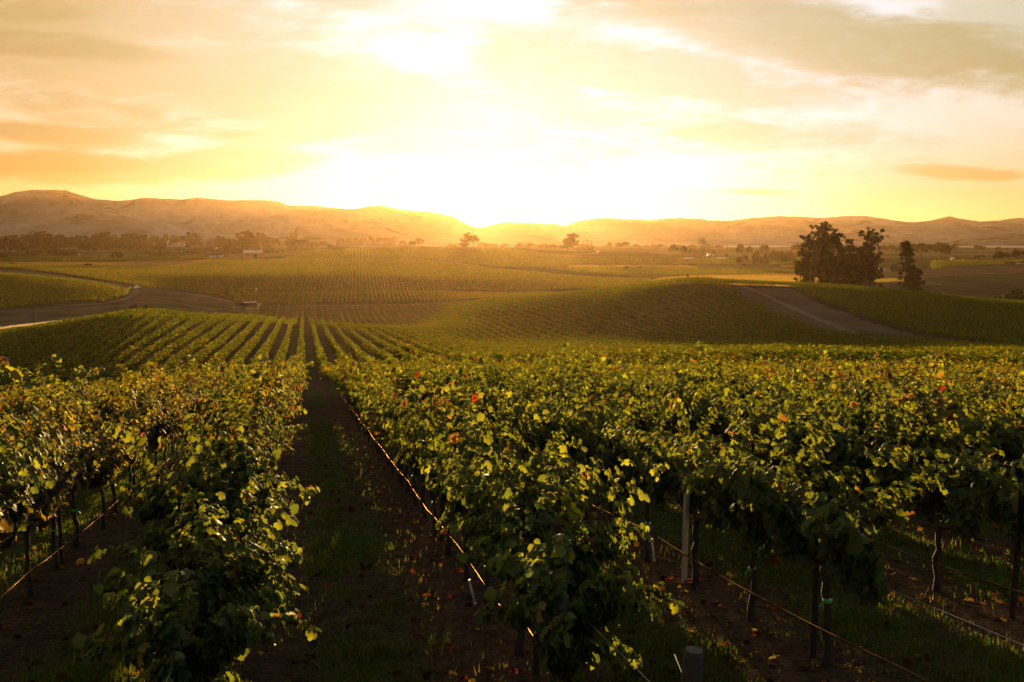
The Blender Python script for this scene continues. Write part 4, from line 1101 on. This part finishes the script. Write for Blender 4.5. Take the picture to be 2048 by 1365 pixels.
line('bush', [(1911,512,14),(1924,514,10),(1950,511,10),(1961,511,14)], 1150, 'low dark bush', 'below the bright water', 'bushes below the water')
plant('cypress', 1933, 512, 1150, 7, 'tiny pointed conifer among low bushes at right')
plant('oak', 2000, 502, 1010, 30, 'round dome-shaped dark oak near the right edge', var=1)
plant('oak', 2036, 498, 1000, 32, 'wide black oak at the right edge', var=2)
line('bush', [(2018,521,22),(2042,521,22)], 1005, 'low dark shrub', 'under the black oak', 'shrubs under the oak')
line('bush', [(2030,570,44),(1998,590,12)], 520, 'brownish shaggy bush', 'at the right edge behind the vines', 'shaggy bushes at right')
plant('round', 43, 485, 1050, 17, 'dark upright tree alone at far left', var=1)
line('bush', [(5,503,34),(28,504,28),(62,500,26),(84,497,28),(105,497,28),(126,497,26),(146,498,24)], 1070, 'dark shadowy bush', 'along the far left hedge', 'far left hedge bushes')
line('round', [(9,488,14),(172,487,22),(203,483,34),(302,500,24)], 1060, 'dark mid-height tree', 'in front of the left tree line', 'mid-height trees at left')
plant('bush', 237, 498, 1000, 30, 'drooping willow-like bush before the big dark tree', var=0)
plant('round', 252, 472, 1040, 36, 'big dark tree towering at left', var=2)
plant('round', 275, 480, 1045, 34, 'dark tree leaning on the big dark tree at left', var=3)
line('bush', [(322,503,26),(340,501,28),(358,500,26),(375,500,26),(392,500,26),(408,503,22),(424,490,34),(445,497,28),(463,500,24),(478,498,22),(540,497,26),(560,500,20)], 1110, 'brown-green hedge bush', 'along the hedge left of the barn', 'hedge left of the barn')
line('bush', [(25,526,15),(178,526,15)], 760, 'small dark bush', 'of the two by the golden field', 'bushes by the golden field')
line('bush', [(266,606,22),(291,609,20)], 300, 'low dark bush', 'of the two above the crest at left', 'bushes above the left crest')
plant('bush', 1017, 583, 475, 9, 'tiny dark bush on the track under the sun')
line('bush', [(1252,532,10),(1281,533,10)], 900, 'dark bush', 'of the two on the pale strip', 'bushes on the pale strip')

# the eucalyptus grove on the right
def big_tree(kind, px, D, ytop, wpx, seed, cards, label, detail=2.2, rz=0, wx=1.0):
    x, y, z = at(px, D); h = (CAMZ - z) + (YH - ytop) / FPX * D; wm = wpx / FPX * D
    tr, cr = make_tree(kind, seed, h, wm, int(cards * 3.4), .32, detail)
    root = empty('eucalyptus_tree', (x, y, z), -TH + rz)
    obj('trunk', tr, root); obj('crown', cr, root); tag(root, label, 'tree', 'big eucalyptus grove' if kind != 'lean' else None)
big_tree('euc', 1614, 402, 458, 44, 41, 40, 'leftmost big eucalyptus of the dark grove on the right hill', 1.7)
big_tree('euc', 1640, 408, 444, 50, 42, 40, 'tallest rounded eucalyptus in the left half of the dark grove', 1.8)
big_tree('euc', 1668, 405, 452, 46, 43, 40, 'tall eucalyptus left of the notch in the dark grove', 1.7)
big_tree('euc', 1694, 404, 478, 42, 46, 44, 'lower eucalyptus filling the notch of the dark grove', 1.6)
big_tree('euc', 1726, 408, 492, 56, 47, 44, 'shorter eucalyptus under the tall one at the right end of the grove', 1.6)
big_tree('euc', 1733, 398, 443, 44, 45, 34, 'tallest ragged eucalyptus at the right end of the dark grove', 1.5)
for k, (p, yt, w_) in enumerate([(1610,520,34),(1640,512,44),(1668,508,44),(1697,510,46),(1724,512,44)]):
    plant('round', p, yt, 396 + 3 * k, w_, 'dense dark undergrowth tree, %s from the left at the foot of the grove' % ordinal(k + 1), 'tree', 'undergrowth of the grove')
big_tree('lean', 1823, 402, 482, 52, 51, 90, 'lone ragged eucalyptus with a bent top right of the grove', 2.4)
plant('bush', 1760, 569, 420, 16, 'low dark bush at the right foot of the grove')

# ------------------------------------------------------------------ buildings, vehicles, poles
def face_yaw(px): return -(TH + math.atan((px - CX) / FPX))
def barn(px, D, wpx, hpx, label, wallm, roofm, name='barn', rz=0.0, door=True, depth=.6):
    x, y, z = at(px, D); w = wpx / FPX * D; h = hpx / FPX * D; dp = w * depth
    root = empty(name, (x, y, z), face_yaw(px) + rz); tag(root, label, name.replace('_', ' '))
    he = h * .62
    bm = bmesh.new()
    vs_ = [bm.verts.new(v) for v in [(-w/2, -dp/2, -.5), (w/2, -dp/2, -.5), (w/2, dp/2, -.5), (-w/2, dp/2, -.5), (-w/2, -dp/2, he), (w/2, -dp/2, he), (w/2, dp/2, he), (-w/2, dp/2, he), (-w/2, 0, h - .15), (w/2, 0, h - .15)]]
    for f in [(0, 1, 5, 4), (2, 3, 7, 6), (1, 2, 6, 9, 5), (3, 0, 4, 8, 7), (4, 5, 9, 8), (6, 7, 8, 9)]: bm.faces.new([vs_[i] for i in f])
    obj('wall', bm_mesh('wall', bm, wallm), root)
    bm = bmesh.new(); o_ = w * .04
    for s in (-1, 1):
        a = [(-w/2 - o_, s * (dp/2 + o_), he - .05), (w/2 + o_, s * (dp/2 + o_), he - .05), (w/2 + o_, 0, h), (-w/2 - o_, 0, h)]
        lo = [bm.verts.new(v) for v in a]; up = [bm.verts.new((v[0], v[1], v[2] + .18)) for v in a]
        bm.faces.new(lo); bm.faces.new(up[::-1])
        for k in range(4): bm.faces.new((lo[k], up[k], up[(k+1) % 4], lo[(k+1) % 4]))
    obj('roof', bm_mesh('roof', bm, roofm), root)
    if door:
        bm = bmesh.new(); add_box(bm, (w * .1, -dp/2 - .04, he * .38), (w * .22, .08, he * .76)); obj('door', bm_mesh('door', bm, M_DARKW), root)
        for k in (-.33, .36):
            bm = bmesh.new(); add_box(bm, (w * k, -dp/2 - .03, he * .6), (w * .1, .06, he * .25)); obj('window', bm_mesh('window', bm, M_DARKW), root)
barn(508, 1010, 34, 14.5, 'brown barn with pale tin roof among the trees at mid left', M_BOARD, M_TIN, 'barn', .12)
barn(1442, 1190, 16, 4.5, 'low farmhouse with a shining pale roof on the plain', M_BOARD, M_WHITE, 'farmhouse', .1)
barn(1376, 1180, 16, 4, 'low pale-roofed house half hidden by farmhouse trees', M_BOARD, M_TIN, 'house', -.2)
barn(1420, 1330, 14, 5, 'small pale house behind the cypress on the plain', M_WHITE, M_TIN, 'house', .1)
barn(141, 1150, 12, 4, 'small tin-roofed shed at the far left hedge', M_BOARD, M_TIN, 'shed', .3)
barn(157, 1120, 8, 4, 'tiny white shed near the far left hedge', M_WHITE, M_TIN, 'shed', .1)
barn(435, 1500, 13, 5, 'white long house before the misty hills at left', M_WHITE, M_WHITE, 'house', .1)
barn(368, 1250, 12, 4, 'pale flat house below the dark trio of trees', M_WHITE, M_TIN, 'house', .0)
barn(1762, 840, 12, 4, 'small pale house right of the grove', M_WHITE, M_WHITE, 'house', .2)
barn(1902, 1110, 6, 4, 'tiny white hut beside the hazy grove at right', M_WHITE, M_WHITE, 'hut', .2)
barn(2033, 985, 8, 4, 'small dark hut in the shade of the black oak', M_BOARD, M_TIN, 'hut', .2)
def trailer(px, D, w, label):
    x, y, z = at(px, D); root = empty('trailer', (x, y, z), face_yaw(px) + .05); tag(root, label, 'trailer', 'white trailers by the barn')
    bm = bmesh.new(); add_box(bm, (0, 0, 1.9), (w, 2.5, 2.6), .15); obj('body', bm_mesh('body', bm, M_WHITE), root)
    bm = bmesh.new(); add_box(bm, (w * .2, -1.262, 1.9), (.8, .02, 1.8)); obj('door', bm_mesh('door', bm, M_TIN), root)
    for k in (-.25, .25):
        bm = bmesh.new(); tube(bm, [(w * k, -1.2, .42), (w * k, -.95, .42)], .42, 12); obj('wheel', bm_mesh('wheel', bm, M_RUB), root)
trailer(427, 1005, 7.0, 'long white trailer left of the barn')
trailer(443, 1010, 5.2, 'shorter white trailer between the long trailer and the parked cars')
CARC = [('white', (.7, .7, .7)), ('orange', (.55, .16, .05)), ('silver', (.45, .45, .47)), ('dark red', (.25, .04, .03)), ('white', (.66, .65, .62)), ('grey', (.2, .2, .21)), ('white', (.7, .69, .66))]
def car(px, D, cname, c, label, rz, group='cars parked by the barn', z0=0):
    x, y, z = at(px, D); root = empty('parked_car', (x, y, z + z0), face_yaw(px) + rz); tag(root, label, 'car', group)
    cm = plain('car_paint', c, .3, 0, .03, 1, spec=.6)
    bm = bmesh.new(); L_, W_, = 4.5, 1.8
    prof = [(-2.25, .35), (-2.2, .85), (-1.4, .95), (-.9, 1.45), (.75, 1.48), (1.5, .98), (2.15, .85), (2.25, .35)]
    a = [bm.verts.new((p, -W_/2, q)) for p, q in prof]; b = [bm.verts.new((p, W_/2, q)) for p, q in prof]
    bm.faces.new(a); bm.faces.new(b[::-1])
    for k in range(len(prof)): bm.faces.new((a[k], b[k], b[(k+1) % len(prof)], a[(k+1) % len(prof)]))
    obj('body', bm_mesh('body', bm, cm), root)
    bm = bmesh.new(); add_box(bm, (-.05, 0, 1.2), (1.5, W_ + .02, .36), .04); obj('window', bm_mesh('window', bm, M_DARKW), root)
    for sx_ in (-1.4, 1.4):
        for sy_ in (-.85, .65):
            bm = bmesh.new(); tube(bm, [(sx_, sy_ - .03, .33), (sx_, sy_ + .2, .33)], .33, 12); obj('wheel', bm_mesh('wheel', bm, M_RUB), root)
for k, p in enumerate((453, 458, 464, 469, 475, 482)):
    car(p, 985 + (k % 3) * 9, *CARC[k], '%s car, %s from the left in the lot beside the barn' % (CARC[k][0], ordinal(k + 1)), .3 * (k % 2) + .2)
car(275, 472, *CARC[6], 'small white car on the track beside the vineyard at left', 1.2, None)
# open pump shelter, with tank and cabinet
def shelter():
    px, D = 500, 408; x, y, z = at(px, D); root = empty('pump_shelter', (x, y, z), face_yaw(px)); tag(root, 'small open shelter with a flat white roof beside the middle vine rows', 'shelter')
    bm = bmesh.new(); add_box(bm, (0, 0, 2.75), (5.0, 3.0, .32), .04); obj('roof', bm_mesh('roof', bm, M_WHITE), root)
    for sx_ in (-2.3, 2.3):
        for sy_ in (-1.3, 1.3):
            bm = bmesh.new(); add_box(bm, (sx_, sy_, 1.2), (.13, .13, 2.78)); obj('post', bm_mesh('post', bm, M_WOOD), root)
    bm = bmesh.new(); add_box(bm, (0, 1.2, 1.3), (4.2, .08, 1.9)); obj('back_panel', bm_mesh('back_panel', bm, M_DARKW), root)
    bm = bmesh.new(); add_box(bm, (.3, -.9, .35), (4.4, 1.0, .5), .1); obj('slab', bm_mesh('slab', bm, M_WHITE), root)
    x, y, z = at(517.5, 407); r2 = empty('pump_cabinet', (x, y, z), face_yaw(517)); tag(r2, 'pale square cabinet at the right side of the white-roofed shelter', 'cabinet')
    bm = bmesh.new(); add_box(bm, (0, 0, 1.05), (1.7, 1.5, 2.2), .04); obj('body', bm_mesh('body', bm, M_STAKE), r2)
    bm = bmesh.new(); add_box(bm, (.1, -.765, 1.0), (.9, .02, 1.7)); obj('door', bm_mesh('door', bm, M_WHITE), r2)
    bm = bmesh.new(); add_box(bm, (0, 0, 2.21), (1.9, 1.7, .1)); obj('roof', bm_mesh('roof', bm, M_WHITE), r2)
shelter()
def pole_box(px, D, ytop, label, boxm, box=.9, name='nest_box'):
    x, y, z = at(px, D); h = (CAMZ - z) + (YH - ytop) / FPX * D; root = empty(name, (x, y, z), face_yaw(px) + .2); tag(root, label, 'nest box')
    bm = bmesh.new(); tube(bm, [(0, 0, -.3), (0, 0, h - box)], .06, 8); obj('pole', bm_mesh('pole', bm, M_WOOD), root)
    bm = bmesh.new(); add_box(bm, (0, 0, h - box * .55), (box * .7, box * .7, box * .9), .02); obj('box', bm_mesh('box', bm, boxm), root)
    bm = bmesh.new(); add_box(bm, (0, -.04, h - box * .05), (box * .85, box * .9, .08)); obj('roof', bm_mesh('roof', bm, boxm), root)
pole_box(513, 418, 576, 'white owl box on a tall pole behind the shelter', M_WHITE, 1.2)
pole_box(1375, 276, 549, 'small dark owl box on a post on the crest of the right hill', M_DARKW, .65)
def pole(px, D, ytop, label, m, rad=.07, arm=False, cat='pole'):
    x, y, z = at(px, D); h = (CAMZ - z) + (YH - ytop) / FPX * D; root = empty('utility_pole' if arm else 'pole', (x, y, z), face_yaw(px) + .5); tag(root, label, cat)
    bm = bmesh.new(); tube(bm, [(0, 0, -.5), (0, 0, h * .5), (0, 0, h)], [rad, rad * .9, rad * .7], 8); obj('shaft', bm_mesh('shaft', bm, m), root)
    if arm:
        bm = bmesh.new(); add_box(bm, (0, .14, h - .9), (2.2, .12, .14)); obj('crossarm', bm_mesh('crossarm', bm, m), root)
        for k in (-.95, 0, .95):
            bm = bmesh.new(); tube(bm, [(k, .14, h - .828), (k, .14, h - .62)], [.06, .04], 6); obj('insulator', bm_mesh('insulator', bm, M_WHITE), root)
pole(65, 283, 592, 'thin dark pole by the bright pond at left', M_WOOD, .10)
pole(468, 405, 602, 'short pale post left of the white-roofed shelter', M_STAKE, .10)
pole(236, 345, 603, 'dark stubby post on the bare slope at left', M_WOOD, .18)
pole(501, 415, 588, 'slim grey pole behind the white-roofed shelter', M_WOOD, .05)
pole(1914, 640, 545, 'utility pole with a crossarm on the right slope', M_WOOD, .16, True)
pole(1969, 520, 571, 'thin dark pole between the vines and the shaggy bush at right', M_WOOD, .08)
pole(1605, D_at(1605, 662, 150, 260), 654, 'small pale marker at the edge of the hill road', M_PVC, .06)
pole(1844, D_at(1844, 684, 140, 260), 674, 'thin white marker at the low end of the hill road', M_PVC, .05)

# ------------------------------------------------------------------ valley haze
def haze():
    m, nt, out = mat_new('haze'); N = nt.nodes
    v = N.new('ShaderNodeVolumePrincipled'); v.inputs['Color'].default_value = (1.0, .64, .33, 1); v.inputs['Density'].default_value = 1.9e-5; v.inputs['Anisotropy'].default_value = .74
    nt.links.new(v.outputs[0], out.inputs['Volume'])
    m.cycles.homogeneous_volume = True if hasattr(m.cycles, 'homogeneous_volume') else None
    bm = bmesh.new(); add_box(bm, (0, 0, 0), (14000, 9600, 340))
    o = obj('haze', bm_mesh('haze', bm, m)); o.location = (*to_world(0, 4300), 102.0); o.rotation_euler = (0, 0, -TH)
    tag(o, 'thin golden haze over the valley', 'haze', kind='stuff')
haze()
